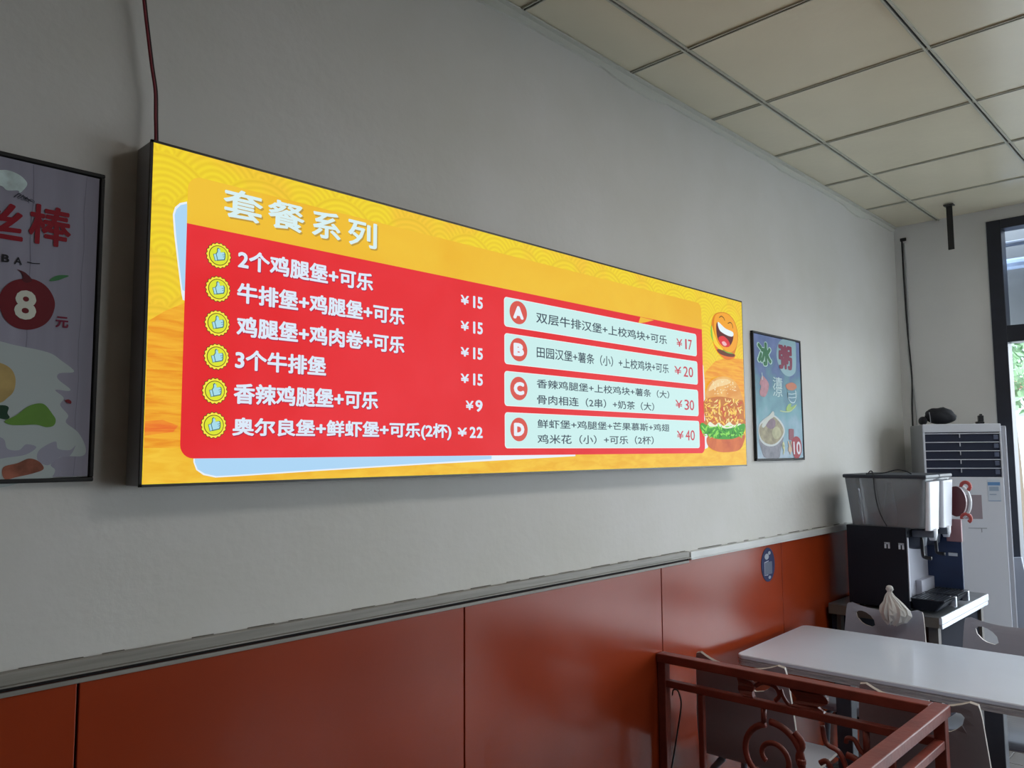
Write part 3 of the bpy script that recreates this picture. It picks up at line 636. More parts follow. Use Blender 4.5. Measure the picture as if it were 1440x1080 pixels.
# right poster: ice porridge
QX0, QX1, QZ0, QZ1 = 3.238, 3.733, 1.503, 2.0865
qo, W, H = framed('framed_poster', QX0, QX1, QZ0, QZ1, 'small black framed blue ice porridge poster, right of the light box', .009)
PO = Vector(((QX0+QX1)/2, 0, QZ0))
def A2(*pts): return [(at(a, b, Y1).x-PO.x, at(a, b, Y1).z-PO.z) for a, b in pts]
def poster2_mat():
    m = pm('blue_ice', (86, 112, 160), .2, 9); n = m.node_tree; b = n.nodes['Principled BSDF']
    t = n.nodes.new('ShaderNodeTexCoord'); s = n.nodes.new('ShaderNodeSeparateXYZ'); n.links.new(t.outputs['Object'], s.inputs[0])
    nz = n.nodes.new('ShaderNodeTexNoise'); nz.inputs['Scale'].default_value = 9; nz.inputs['Detail'].default_value = 6; n.links.new(t.outputs['Object'], nz.inputs[0])
    a = n.nodes.new('ShaderNodeMath'); a.operation = 'MULTIPLY_ADD'; a.inputs[1].default_value = .55; n.links.new(nz.outputs[0], a.inputs[0]); n.links.new(s.outputs['Z'], a.inputs[2])
    r = n.nodes.new('ShaderNodeValToRGB'); n.links.new(a.outputs[0], r.inputs[0]); e = r.color_ramp.elements
    e[0].position = .22; e[0].color = (*lin((190, 200, 214)), 1); e[1].position = .88; e[1].color = (*lin((112, 128, 178)), 1)
    for p, c in ((.34, (150, 178, 196)), (.5, (110, 160, 172)), (.64, (84, 132, 150)), (.72, (78, 104, 152))):
        x = e.new(p); x.color = (*lin(c), 1)
    n.links.new(r.outputs[0], b.inputs['Base Color']); return m
qs = box('print', poster2_mat(), qo, -W+.011, W-.011, Y1, -.004, .011, H-.011)
def z8(*p): return A2(*[(1050+a/10.8, 460+b/10.8) for a, b in p])
def z9(*p): return A2(*[(1050+a/10.29, 550+b/10.29) for a, b in p])
def qa(name, pts, k, m, sm_=True):
    bm = BM(); q = [(p.x, p.y) for p in spline([(a, b, 0) for a, b in pts], 4, True)] if sm_ else pts
    flat_poly(bm, q, l1(k)); return link(name, bm, m, qs)
qa('light_halo', z8((560, 180), (490, 230), (455, 340), (455, 470), (500, 620), (560, 710), (640, 750), (710, 720), (745, 640), (748, 400), (738, 230), (680, 185)), 1, pm('halo', (142, 178, 188)))
def qt(nm, s, a, b, z0, z1, k, m, bold):
    p0, p1 = z8(a, b); bm = BM(); zz = A2((1050+(a[0]+b[0])/2/10.8, 460+z0/10.8), (1050+(a[0]+b[0])/2/10.8, 460+z1/10.8)); text(bm, s, p0[0], p1[0], zz[1][1], zz[0][1], l1(k), bold); link(nm, bm, m, qs)
qt('title_lettering', '冰', (150, 400), (385, 430), 215, 600, 2, pm('pale_rim', (190, 222, 214)), .085)
qt('title_lettering', '冰', (165, 400), (370, 430), 230, 585, 4, pm('green_t', (36, 112, 66)), .05)
qt('title_lettering', '粥', (480, 440), (685, 470), 275, 645, 4, pm('wine', (128, 22, 62)), .05)
qt('small_lettering', '清', (395, 850), (540, 860), 760, 920, 3, pm('chalk', (190, 214, 216)), .01)
qt('small_lettering', '凉', (395, 980), (540, 990), 900, 1060, 3, pm('chalk', (190, 214, 216)), .01)
PINK = pm('pink', (178, 122, 132), .2, 30)
qa('smoothie', z8((230, 740), (265, 760), (320, 830), (335, 900), (310, 1000), (270, 1060), (210, 1040), (195, 980), (215, 900), (195, 850)), 2, PINK)
bm = BM(); stroke(bm, z8((228, 690), (236, 800)), .006, l1(3)); link('straw', bm, pm('chalk', (190, 214, 216)), qs)
qa('fruit', z8((590, 880), (640, 850), (690, 842), (740, 870), (755, 920), (700, 960), (640, 955), (600, 925)), 3, pm('apricot', (190, 110, 72)))
bm = BM(); stroke(bm, [(p.x, p.y) for p in spline([(a, b, 0) for a, b in z9((590, 0), (595, 90), (640, 160), (690, 160), (715, 80), (712, 0))], 5)], .005, l1(3)); stroke(bm, z9((598, 40), (650, 45), (712, 35)), .004, l1(3)); stroke(bm, z9((596, 90), (650, 98), (708, 90)), .004, l1(3)); stroke(bm, z8((615, 960), (625, 1080)), .005, l1(3)); stroke(bm, z8((735, 960), (745, 1080)), .005, l1(3)); link('glass_outline', bm, pm('chalk2', (196, 220, 226)), qs)
qa('leaf_mark', z9((570, 250), (600, 195), (640, 180), (640, 230), (700, 200), (715, 195), (690, 250), (620, 285), (575, 285)), 3, pm('lime', (150, 186, 96)))
bm = BM(); stroke(bm, [(p.x, p.y) for p in spline([(a, b, 0) for a, b in z9((480, 285), (560, 300), (640, 285), (715, 200))], 4)], .005, l1(4)); link('leaf_stem', bm, pm('limep', (186, 206, 150)), qs)
qa('cup_body', z9((180, 690), (215, 860), (260, 960), (350, 975), (465, 970), (490, 860), (525, 650), (360, 780)), 2, pm('cup_grey', (128, 128, 138), .25, 40))
qa('cup_rim', z9((165, 560), (180, 480), (240, 410), (330, 350), (400, 352), (480, 420), (535, 510), (548, 600), (510, 690), (440, 770), (360, 800), (270, 785), (200, 720), (172, 640)), 3, pm('cup_white', (200, 206, 206)))
qa('porridge', z9((178, 560), (190, 500), (250, 440), (340, 385), (395, 375), (465, 440), (520, 530), (528, 600), (490, 680), (430, 745), (360, 772), (280, 755), (215, 700), (185, 630)), 4, pm('porridge', (150, 140, 110), .35, 40))
qa('whipped_top', z9((215, 500), (250, 420), (330, 340), (375, 290), (395, 330), (380, 380), (320, 420), (270, 500), (235, 530)), 5, pm('whip', (196, 200, 192)))
qa('bean_scoop', z9((275, 500), (320, 430), (370, 395), (410, 440), (400, 520), (340, 550)), 6, pm('bean', (128, 104, 118), .2, 30))
qa('oat_scoop', z9((360, 600), (400, 520), (460, 530), (490, 600), (470, 670), (400, 690)), 6, pm('oat', (176, 172, 134), .15, 40))
qa('price_disc', z9((650, 720), (680, 670), (720, 655), (765, 690), (790, 780), (788, 880), (755, 960), (720, 980), (685, 950), (660, 860)), 4, pm('price_red', (160, 34, 52)))
def qt9(nm, s, x0_, x1_, y0_, y1_, k, m, bold):
    q = z9((x0_, y0_), (x1_, y1_)); zz = z9(((x0_+x1_)/2, y0_), ((x0_+x1_)/2, y1_)); bm = BM(); text(bm, s, q[0][0], q[1][0], zz[1][1], zz[0][1], l1(k), bold); link(nm, bm, m, qs)
qt9('price_lettering', '10', 668, 782, 728, 918, 6, pm('white_t', (222, 216, 222)), .02)
qt9('price_lettering', '¥', 590, 655, 725, 915, 6, pm('peach_t', (206, 176, 150)), .04)
qt9('price_lettering', '9', 510, 550, 730, 920, 6, pm('cream_t', (204, 206, 160)), .04)
qa('can', z9((605, 550), (640, 543), (680, 552), (680, 700), (640, 715), (608, 700)), 3, pm('can_red', (140, 70, 84)), False)

# ------------------------------------------------------------------ blue round sticker on the orange wall
sc_ = at(1080, 794, -.011)
st = empty('round_sticker', tuple(sc_), 0, 'dark blue round sticker on the orange wall', 'sticker')
bm = BM(); n = 40
a = [bm.verts.new((.064*math.cos(2*PI*k/n), -.0008, .074*math.sin(2*PI*k/n))) for k in range(n)]; b = [bm.verts.new((v.co.x, .0004, v.co.z)) for v in a]
bm.faces.new(a); 
for k in range(n): bm.faces.new((a[k], b[k], b[(k+1) % n], a[(k+1) % n]))
link('backing', fix(bm), mat('sticker_blue', (24, 32, 74), .55, spec=.2), st)
bm = BM(); flat_poly(bm, rrect(-.034, .036, -.042, .012, .004), -.0014); link('grey_patch', bm, mat('sticker_grey', (70, 78, 100), .4), st)
bm = BM(); stroke(bm, [(-.036, .012), (-.036, -.044), (-.004, -.044)], .003, -.0016); stroke(bm, [(-.036, .012), (.004, .016)], .003, -.0016); link('white_bracket', bm, mat('sticker_white', (170, 170, 186), .4), st)
bm = BM(); flat_poly(bm, ell(-.012, .036, .02, .013, 20), -.0014); flat_poly(bm, ell(.014, .05, .012, .008, 16), -.0014); flat_poly(bm, ell(.01, -.056, .012, .007, 16), -.0014); link('pale_emblem', bm, mat('sticker_pale', (140, 146, 158), .4), st)

# ------------------------------------------------------------------ floor-standing air conditioner, turned in the corner
STEELW = mat('ac_white', (212, 217, 228), .38, spec=.4)
STEELS = mat('ac_side_shade', (150, 152, 156), .5)  # casing in a darker grey, side shade put into the colour
ac = empty('air_conditioner', (4.75, -.251, 0), math.radians(-60), 'tall white floor standing air conditioner in the corner', 'air conditioner')
# local frame: x = along the front to the viewer's right, y = depth into the corner
AW, AD, AH = .386, .30, 1.689
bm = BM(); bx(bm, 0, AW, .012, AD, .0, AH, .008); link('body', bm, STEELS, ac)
bm = BM(); bx(bm, -.002, AW+.002, -.004, .014, AH-.045, AH+.001, .004); link('top_band', bm, STEELW, ac)
bm = BM(); bx(bm, -.002, .006, -.004, .012, 1.395, AH-.045); link('grille_surround', bm, STEELW, ac); bm = BM(); bx(bm, AW-.006, AW+.002, -.004, .012, 1.395, AH-.045); link('grille_surround', bm, STEELW, ac)
box('grille_back', mat('ac_dark', (36, 44, 66), .4), ac, .006, AW-.006, .008, .0125, 1.395, AH-.045)
for k in range(5):
    z = AH-.052-k*.0478
    bm = BM(); bx(bm, .006, AW-.006, -.003, .010, z-.003, z+.0015, .0008); link('louvre', bm, STEELW, ac)
    bm = BM(); bx(bm, AW*.47, AW*.47+.003, -.001, .009, z-.024, z-.003); link('vane', bm, STEELW, ac)
    bm = BM(); bx(bm, AW-.036, AW-.012, .002, .0085, z-.034, z-.008, .003); link('vane_stub', bm, mat('ac_mid', (92, 102, 128), .4), ac)
bm = BM(); bx(bm, -.002, AW+.002, -.004, .014, .05, 1.397, .004); link('front_panel', bm, STEELW, ac)
bm = BM(); bx(bm, AW+.002, AW+.03, .004, .03, .05, AH-.012, .006); link('side_trim', bm, mat('ac_trim', (172, 176, 188), .4), ac)
bm = BM(); bx(bm, AW-.082, AW-.018, -.0055, -.004, 1.265, 1.385); link('energy_label', bm, mat('label_white', (196, 206, 220), .4), ac)
bm = BM(); bx(bm, AW-.080, AW-.020, -.0062, -.0053, 1.352, 1.370); bx(bm, AW-.080, AW-.020, -.0062, -.0053, 1.268, 1.2705); link('label_band', bm, mat('label_blue', (96, 140, 190), .4), ac)
bm = BM(); bx(bm, AW-.074, AW-.028, -.0062, -.0053, 1.322, 1.346); bx(bm, AW-.074, AW-.04, -.0062, -.0053, 1.30, 1.306); link('label_chart', bm, mat('label_pale', (150, 168, 190), .4), ac)
bm = BM(); bx(bm, .165, .272, -.0056, -.004, 1.17, 1.30); link('notice_card', bm, mat('card_pinkgrey', (150, 138, 148), .6), ac)
bm = BM(); bx(bm, .2, .29, -.006, -.004, 1.118, 1.122); bx(bm, .262, .266, -.006, -.004, 1.098, 1.12); link('panel_mark', bm, mat('ac_mark', (150, 156, 168), .5), ac)

# crumpled black bag and a small black gadget on top
bag = empty('black_bag', (4.868, -.31, AH+.0015), math.radians(-60), 'crumpled black cloth bag lying on the air conditioner', 'bag')
bm = BM(); bmesh.ops.create_uvsphere(bm, u_segments=28, v_segments=16, radius=1)
for v in bm.verts:
    x, y, z = v.co; n_ = noise.noise(v.co*2.1+Vector((3, 1, 7)))
    X = x*.082*(1+.12*n_); Y = y*.06*(1+.2*n_); Zz = (z*.5+.5)
    prof = .096*(1-.18*max(0, x))
    v.co = (X, Y, max(0, Zz*prof*(1+.12*n_)))
link('bag_body', bm, mat('black_cloth', (26, 28, 36), .8, bump=.4, bscale=40), bag, True)
bm = BM(); bmesh.ops.create_uvsphere(bm, u_segments=16, v_segments=10, radius=1)
for v in bm.verts: v.co = (v.co.x*.022-.092, v.co.y*.035, max(0, (v.co.z*.5+.42)*.05))
link('bag_flap', bm, mat('black_cloth', (26, 28, 36), .8), bag, True)
bm = BM(); tube(bm, [(-.066, -.058, .004), (-.068, -.055, .05), (-.064, -.03, .068)], .003, 6, flat=.5); link('strap', bm, mat('strap_grey', (150, 154, 160), .6), bag)
g = empty('black_gadget', (4.92, -.493, AH+.0015), math.radians(-60), 'tiny black box on the air conditioner, right of the bag', 'box')
bm = BM(); bx(bm, -.018, .018, -.02, .02, 0, .012, .003); link('base', bm, mat('black_plastic', (24, 26, 32), .4), g)
bm = BM(); bx(bm, -.008, .018, -.014, .014, .012, .046, .004); bx(bm, .0, .012, -.008, .008, .046, .054, .002); link('head', bm, mat('black_plastic', (24, 26, 32), .4), g)

# cables in the corner of the far wall and bracket strip on the ceiling
cb = empty('wall_cable', (FARX-.006, -.05, 1.7), 0, 'black and white cables running down the far corner', 'cable')
bm = BM(); tube(bm, spline([(0, .004, 1.175), (0, .003, .9), (-.004, -.004, .6), (-.003, -.016, .3), (-.002, -.008, .1), (0, -.006, -.25)], 8), .0048, 8); link('black_cable', bm, mat('black_plastic', (24, 26, 32), .4), cb, True)
bm = BM(); tube(bm, spline([(0, -.009, 1.15), (0, -.013, .6), (-.002, -.004, .45), (0, -.03, .1), (0, -.028, -.25)], 8), .005, 8); link('white_cable', bm, mat('white_cable', (176, 178, 180), .5), cb, True)
bm = BM(); bx(bm, -.006, .006, -.022, .014, 1.165, 1.185, .003); link('cable_clip', bm, mat('black_plastic', (24, 26, 32), .4), cb)
hs = empty('hanging_strip', (4.92, -.400, CEIL-.004), 0, 'short black strip hanging down from the ceiling panels', 'strip')
bm = BM(); bx(bm, -.003, .003, -.016, .016, -.262, 0, .001); link('strip', bm, mat('black_metal', (26, 27, 30), .5), hs)
bm = BM(); bx(bm, -.02, .02, -.026, .026, -.006, .0, .001); link('ceiling_plate', bm, mat('black_metal', (26, 27, 30), .5), hs)

# ------------------------------------------------------------------ side stand
STX0, STX1, STY0, STY1, STZ = 3.90, 4.70, -.535, -.03, .80
sd = empty('side_stand', (STX0, STY1, 0), 0, 'metal topped side stand carrying the drink dispenser', 'stand')
def L3(x0, x1, y0, y1, z0, z1): return (x0-STX0, x1-STX0, y0-STY1, y1-STY1, z0, z1)
box('stand_top', mat('worn_steel', (120, 124, 128), .3, .6, noise_amt=.2, nscale=12), sd, *L3(STX0, STX1, STY0, STY1, STZ-.006, STZ), .002)
bm = BM(); bx(bm, *L3(STX0, STX1, STY0-.004, STY0+.01, STZ-.035, STZ-.001), .003); bx(bm, *L3(STX0+.01, STX1-.01, STY0-.002, STY0+.01, STZ-.055, STZ-.037), .002)
link('front_edge', bm, mat('aluminium_edge', (205, 210, 220), .25, .5), sd)
bm = BM(); bx(bm, *L3(STX0, STX0+.012, STY0+.01, STY1, STZ-.05, STZ-.006)); link('end_edge', bm, mat('brown_edge', (96, 90, 84), .6), sd)
for x in (STX0+.02, STX1-.06):
    for y in (STY0+.02, STY1-.05):
        box('leg', mat('brown_leg', (88, 82, 78), .6), sd, *L3(x, x+.04, y, y+.04, 0, STZ-.006))
box('lower_shelf', mat('dark_shelf', (30, 32, 42), .9, spec=.1), sd, *L3(STX0+.01, STX1-.01, STY0+.03, STY1-.01, .25, .27))
box('front_panel', mat('dark_shelf', (30, 32, 42), .9, spec=.1), sd, *L3(STX0+.06, STX1-.06, STY0+.035, STY0+.05, .27, STZ-.03))
box('back_panel', mat('dark_shelf', (30, 32, 42), .9, spec=.1), sd, *L3(STX0+.01, STX1-.01, STY1-.03, STY1-.01, .27, STZ-.01))

# ------------------------------------------------------------------ drink dispenser
dr = empty('drink_dispenser', (3.92, -.400, STZ+.001), 0, 'black two tank juice dispenser with clear tanks on the side stand', 'drink dispenser')
BLK = mat('dispenser_black', (22, 27, 38), .5, spec=.25, noise_amt=.15, nscale=6); CHR = mat('stainless', (196, 200, 208), .22, .85)
DWd, DD, DH = .41, .275, .385
BLU = mat('blue_panel', (30, 48, 84), .4, noise_amt=.2, nscale=9)
bm = BM(); bx(bm, 0, .014, 0, DD, .01, DH, .003); bx(bm, .014, DWd, .04, DD, .01, DH); bx(bm, .014, DWd-.014, 0, .04, DH-.045, DH); bx(bm, .014, DWd, 0, .05, .01, .05)
link('body', bm, BLK, dr)
bm = BM(); bx(bm, .014, DWd-.012, .032, .0395, .05, DH-.045); bx(bm, .002, .016, -.004, .034, .05, DH-.045, .002); bx(bm, .20, DWd-.014, .004, .032, .05, .12, .003); link('splash_panel', bm, mat('splash_steel', (178, 180, 192), .35, .3), dr)
bm = BM(); bx(bm, DWd-.012, DWd+.004, -.125, .13, .012, DH-.03, .004); link('end_wing', bm, BLU, dr)
bm = BM(); bx(bm, DWd-.0135, DWd-.012, -.105, -.065, .225, .240); link('white_label', bm, mat('label_white', (196, 206, 220), .4), dr)
for y in (.075, .012):
    bm = BM(); bx(bm, -.0035, .001, y+.0, y+.008, .285, .31); bx(bm, -.0035, .001, y+.016, y+.024, .285, .31); bx(bm, -.0035, .001, y, y+.024, .305, .313); link('side_catch', bm, mat('label_white', (196, 206, 220), .4), dr)
bm = BM(); bx(bm, DWd-.015, DWd+.006, -.128, -.06, DH-.09, DH+.02, .003); link('pink_label', bm, mat('label_pink', (150, 112, 120), .5), dr)
for x in (.03, DWd-.05):
    for y in (.03, DD-.05):
        bm = BM(); lathe(bm, [(.014, 0), (.012, .012)], 12, (x, y, 0)); link('foot', bm, BLK, dr)
def tank_mat():
    m = bpy.data.materials.new('clear_tank'); m.use_nodes = True; n = m.node_tree; n.nodes.clear()
    o = n.nodes.new('ShaderNodeOutputMaterial'); t = n.nodes.new('ShaderNodeBsdfTransparent'); g = n.nodes.new('ShaderNodeBsdfGlossy'); mx = n.nodes.new('ShaderNodeMixShader'); fr = n.nodes.new('ShaderNodeFresnel')
    d = n.nodes.new('ShaderNodeBsdfDiffuse'); d.inputs[0].default_value = (.42, .45, .50, 1); m2 = n.nodes.new('ShaderNodeMixShader'); m2.inputs[0].default_value = .34
    t.inputs[0].default_value = (.90, .92, .95, 1); g.inputs['Roughness'].default_value = .06; fr.inputs[0].default_value = 1.5
    n.links.new(t.outputs[0], m2.inputs[1]); n.links.new(d.outputs[0], m2.inputs[2])
    n.links.new(fr.outputs[0], mx.inputs[0]); n.links.new(m2.outputs[0], mx.inputs[1]); n.links.new(g.outputs[0], mx.inputs[2]); n.links.new(mx.outputs[0], o.inputs[0]); return m
TANK = tank_mat()
def frustum(bm, a, b, z0, z1, r=.02, n=5, wall=0, bottom=True):
    lo = rrect(*a, r, n); hi = rrect(*b, r, n)
    A = [bm.verts.new((x, y, z0)) for x, y in lo]; B = [bm.verts.new((x, y, z1)) for x, y in hi]
    N = len(A)
    for k in range(N): bm.faces.new((A[k], A[(k+1) % N], B[(k+1) % N], B[k]))
    if bottom: bm.faces.new(A[::-1])
    return A, B
for k, x0 in enumerate((.0, .208)):
    tk = empty('tank'); tk.parent = dr
    x1 = x0+.196
    bm = BM(); frustum(bm, (x0+.012, x1-.012, -.075, DD-.02), (x0, x1, -.09, DD+.005), DH, DH+.228, .025)
    A, B = frustum(bm, (x0+.016, x1-.016, -.071, DD-.024), (x0+.004, x1-.004, -.086, DD+.001), DH+.004, DH+.228, .023)
    o = link('tank_wall', fix(bm), TANK, tk, False)
    bm = BM(); bx(bm, x0-.004, x1+.004, -.098, DD+.008, DH+.228, DH+.246, .006); o = link('lid', bm, mat('dark_lid', (44, 50, 62), .45), tk)
    bm = BM(); frustum(bm, (x0+.03, x1-.03, -.095, -.07), (x0+.02, x1-.02, -.105, -.085), DH-.01, DH+.215, .01); link('front_spine', fix(bm), mat('frosted_spine', (222, 226, 236), .3), tk)
    bm = BM(); lathe(bm, [(.03, 0), (.03, .06), (.012, .2)], 20, (x0+.098, .1, DH+.006)); link('cooling_core', bm, mat('core_grey', (120, 126, 136), .3, .4), tk, True)
    tp = empty('tap'); tp.parent = dr
    cx = x0+.098
    bm = BM(); lathe(bm, [(.014, -.055), (.02, -.03), (.022, 0)], 16, (cx, -.085, DH-.004)); link('nozzle', bm, mat('frosted_spine', (222, 226, 236), .3), tp, True)
    bm = BM(); bx(bm, cx-.03, cx+.03, -.10, .0, DH-.045, DH-.012, .006); link('tap_block', bm, mat('tap_grey', (96, 104, 118), .4), tp)
    bm = BM(); tube(bm, spline([(cx, -.03, DH-.045), (cx, -.035, DH-.06), (cx, -.037, DH-.08), (cx, -.038, DH-.125), (cx, -.045, DH-.14), (cx, -.075, DH-.143)], 5), .0085, 8); link('lever', bm, mat('black_plastic', (24, 26, 32), .4), tp, True)
    bm = BM(); lathe(bm, [(.030, -.105), (.045, -.09), (.05, -.05), (.05, -.012)], 20, (cx+.03, -.0, DH-.0)); link('dispensing_head', bm, mat('head_grey', (64, 72, 88), .4), tp, True)
    ty = empty('drip_tray'); ty.parent = dr
    bm = BM(); A, B = frustum(bm, (x0+.02, x1-.02, -.105, .0), (x0+.004, x1-.004, -.15, .0), .014, .064, .012); link('tray_body', fix(bm), BLK, ty)
    bm = BM(); 
    for j in range(9): bx(bm, x0+.012, x1-.012, -.142+j*.0155, -.134+j*.0155, .062, .067)
    bx(bm, x0+.006, x0+.014, -.146, -.002, .062, .068); bx(bm, x1-.014, x1-.006, -.146, -.002, .062, .068)
    link('tray_grille', bm, mat('grille_steel', (70, 74, 82), .3, .7), ty, kind='stuff')
    bm = BM(); bx(bm, x1-.03, x1-.012, -.150, -.118, .016, .066, .004); link('tray_clip', bm, CHR, ty)
bm = BM(); tube(bm, spline([(.03, .17, DH+.25), (.005, .15, DH+.262), (-.006, .135, DH+.25), (-.010, .13, DH+.18), (-.009, .12, DH+.1), (-.009, .10, DH+.04), (-.006, .08, DH+.002)], 6), .0028, 6); link('thin_hose', bm, mat('black_plastic', (24, 26, 32), .4), dr, True)
bm = BM(); tube(bm, spline([(.0, .17, DH+.249), (.02, .10, DH+.252), (.03, .04, DH+.268), (.04, -.0, DH+.262), (.05, -.02, DH+.249)], 6), .0028, 6); link('thin_hose', bm, mat('black_plastic', (24, 26, 32), .4), dr, True)
# red and white ring handled cap beside the second tank
bm = BM(); n = 28
ctr = Vector((DWd+.04, -.10, DH+.105))
disc = [bm.verts.new(ctr+Vector((-.012, -.045*math.cos(2*PI*k/n), .075*math.sin(2*PI*k/n)))) for k in range(n)]; d2 = [bm.verts.new(v.co+Vector((.02, 0, 0))) for v in disc]
bm.faces.new(disc); bm.faces.new(d2[::-1])
for k in range(n): bm.faces.new((disc[k], d2[k], d2[(k+1) % n], disc[(k+1) % n]))
link('round_cap', fix(bm), mat('cap_maroon', (96, 44, 52), .4), dr)
bm = BM(); tube(bm, [ctr+Vector((-.02, -.012-.055*math.cos(a), .082*math.sin(a))) for a in [math.radians(-70+k*10) for k in range(16)]], .011, 8, flat=.6); link('ring_handle', bm, mat('ring_white', (206, 208, 214), .3), dr, True)
for a in (60, -65):
    p = ctr+Vector((-.024, -.02-.06*math.cos(math.radians(a)), .088*math.sin(math.radians(a))))
    bm = BM(); tube(bm, [p+Vector((0, -.02*math.cos(t), .02*math.sin(t))) for t in [math.radians(-60+k*25) for k in range(11)]], .009, 8); link('red_knob', bm, mat('knob_red', (170, 70, 66), .4), dr, True)

# ------------------------------------------------------------------ dining table
tb = empty('dining_table', (3.25, -.62, 0), math.radians(2.2), 'long white topped dining table against the orange wall', 'table')
TW0, TW1, TL0, TL1 = -.345, .345, -.62, .56
bm = BM()
A = rrect(TW0, TW1, TL0, TL1, .035, 6); lay = [(.712, 0), (.722, .002), (.723, 0), (.729, 0), (.730, .002), (.736, .002), (.7365, 0), (.747, 0), (.75, .003)]
rings = []
for z, ins in lay:
    q = rrect(TW0+ins, TW1-ins, TL0+ins, TL1-ins, .035, 6); rings.append([bm.verts.new((x, y, z)) for x, y in q])
for a_, b_ in zip(rings, rings[1:]):
    for k in range(len(a_)): bm.faces.new((a_[k], a_[(k+1) % len(a_)], b_[(k+1) % len(a_)], b_[k]))
bm.faces.new(rings[-1]); bm.faces.new(rings[0][::-1])
for f in bm.faces: f.material_index = 1 if f.calc_center_median().z < .7365 else 0
link('tabletop', fix(bm), [mat('white_laminate', (204, 211, 223), .18, spec=.5, noise_amt=.03, nscale=3), mat('ply_edge', (158, 156, 158), .5, noise_amt=.2, nscale=30, aniso=(1, 1, 12))], tb)
IRON = mat('table_iron', (70, 74, 84), .45, noise_amt=.2, nscale=12)
for y in (-.26, .26):
    box('pedestal', IRON, tb, -.03, .03, y-.03, y+.03, .04, .70, .003)
    box('foot', IRON, tb, -.25, .25, y-.03, y+.03, 0, .04, .005)
    box('top_bracket', IRON, tb, -.26, .26, y-.02, y+.02, .70, .7118)
box('stretcher', IRON, tb, -.015, .015, -.23, .23, .2, .23)

# ------------------------------------------------------------------ bent plywood chairs
SHELL = mat('grey_laminate', (152, 154, 168), .42, noise_amt=.04, nscale=4)
SHELLE = mat('shell_edge', (176, 168, 160), .5)
SEAT_LIT = mat('seat_lit_grey', (184, 190, 200), .35)  # lighter shell grey for up-facing seat faces, light put into the colour
def chair_meshes():
    # local: x forward (sitting direction), y left/right, back at x=0
    prof = [(.385, .435), (.37, .452), (.34, .458), (.2, .45), (.09, .447), (.045, .46), (.02, .495), (.006, .55), (-.004, .63), (-.018, .71), (-.034, .785), (-.044, .822)]
    P_ = spline([(a, 0, b) for a, b in prof], 3)
    N = len(P_); K = 16; hw = []
    top = []
    def pt(i, j, th):
        p = P_[i]; t = i/(N-1); u = -1+2*j/K
        s_back = max(0, (t-.45)/.55)
        wdt = .200-.012*math.sin(PI*min(1, max(0, (t-.2)/.5)))-.038*s_back
        tng = (P_[min(i+1, N-1)]-P_[max(i-1, 0)]).normalized(); nr = Vector((-tng.z, 0, tng.x))
        q = Vector((p.x, u*wdt, p.z))
        q += Vector((.028*s_back*u*u, 0, 0))                       # back wraps the sitter
        if t > .85: q.z += (.018*abs(u)**3-.018*(1-u*u))*(t-.85)/.15   # saddle top edge
        if t > .9 and abs(u) > .86: q.z -= .016*((abs(u)-.86)/.14)**2*(t-.9)/.1
        if t < .1: q.x -= .02*u*u*(1-t/.1)
        return q + nr*th
    bm = BM(); F_, B_ = [], []
    for i in range(N): F_.append([bm.verts.new(pt(i, j, -.0055)) for j in range(K+1)]); B_.append([bm.verts.new(pt(i, j, .0055)) for j in range(K+1)])
    # oval grip hole near one side of the back
    hole = set()
    hz, hy = .762, -.085
    for i in range(N-1):
        for j in range(K):
            c = (F_[i][j].co+F_[i+1][j+1].co)/2
            if P_[i].z > .6 and ((c.y-hy)/.036)**2+((c.z-hz+.45*(c.y-hy))/.026)**2 < 1.25: hole.add((i, j))
    return bm, F_, B_, hole, N, K
def chair_shell():
    # grid shell first, then a clean oval cut by an offset boundary
    bm, F_, B_, hole, N, K = chair_meshes()
    for i in range(N-1):
        for j in range(K):
            if (i, j) in hole: continue
            bm.faces.new((F_[i][j], F_[i][j+1], F_[i+1][j+1], F_[i+1][j])); bm.faces.new((B_[i][j], B_[i+1][j], B_[i+1][j+1], B_[i][j+1]))
    def q(a, b, c, d):
        f = bm.faces.new((a, b, c, d)); f.material_index = 1
    for i in range(N-1): q(F_[i][0], F_[i+1][0], B_[i+1][0], B_[i][0]); q(F_[i][K], B_[i][K], B_[i+1][K], F_[i+1][K])
    for j in range(K): q(F_[0][j], B_[0][j], B_[0][j+1], F_[0][j+1]); q(F_[N-1][j], F_[N-1][j+1], B_[N-1][j+1], B_[N-1][j])
    # round the hole: move its border verts onto an ellipse
    bv = set()
    for (i, j) in hole:
        for (a, b) in ((i, j), (i+1, j), (i, j+1), (i+1, j+1)): bv.add((a, b))
    hy, hz = -.085, .762
    border = []
    for (a, b) in bv:
        cells = [(a-1, b-1), (a-1, b), (a, b-1), (a, b)]
        if all(c in hole for c in cells): continue
        border.append((a, b))
    for (a, b) in border:
        for G in (F_, B_):
            v = G[a][b]; dy, dz = v.co.y-hy, v.co.z-hz+.45*(v.co.y-hy); ang = math.atan2(dz/.028, dy/.042)
            ny = .042*math.cos(ang); v.co.y = hy+ny; zz = hz+.028*math.sin(ang)-.45*ny
            v.co.x += (v.co.z-zz)*.14; v.co.z = zz
    for (i, j) in hole:
        for (di, dj, p1, p2) in ((-1, 0, (i, j), (i, j+1)), (1, 0, (i+1, j), (i+1, j+1)), (0, -1, (i, j), (i+1, j)), (0, 1, (i, j+1), (i+1, j+1))):
            if (i+di, j+dj) not in hole:
                q(F_[p1[0]][p1[1]], F_[p2[0]][p2[1]], B_[p2[0]][p2[1]], B_[p1[0]][p1[1]])
    for v in [v for v in bm.verts if not v.link_faces]: bm.verts.remove(v)
    fix(bm); bm.normal_update()
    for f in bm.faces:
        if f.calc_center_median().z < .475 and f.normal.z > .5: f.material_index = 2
    return bm
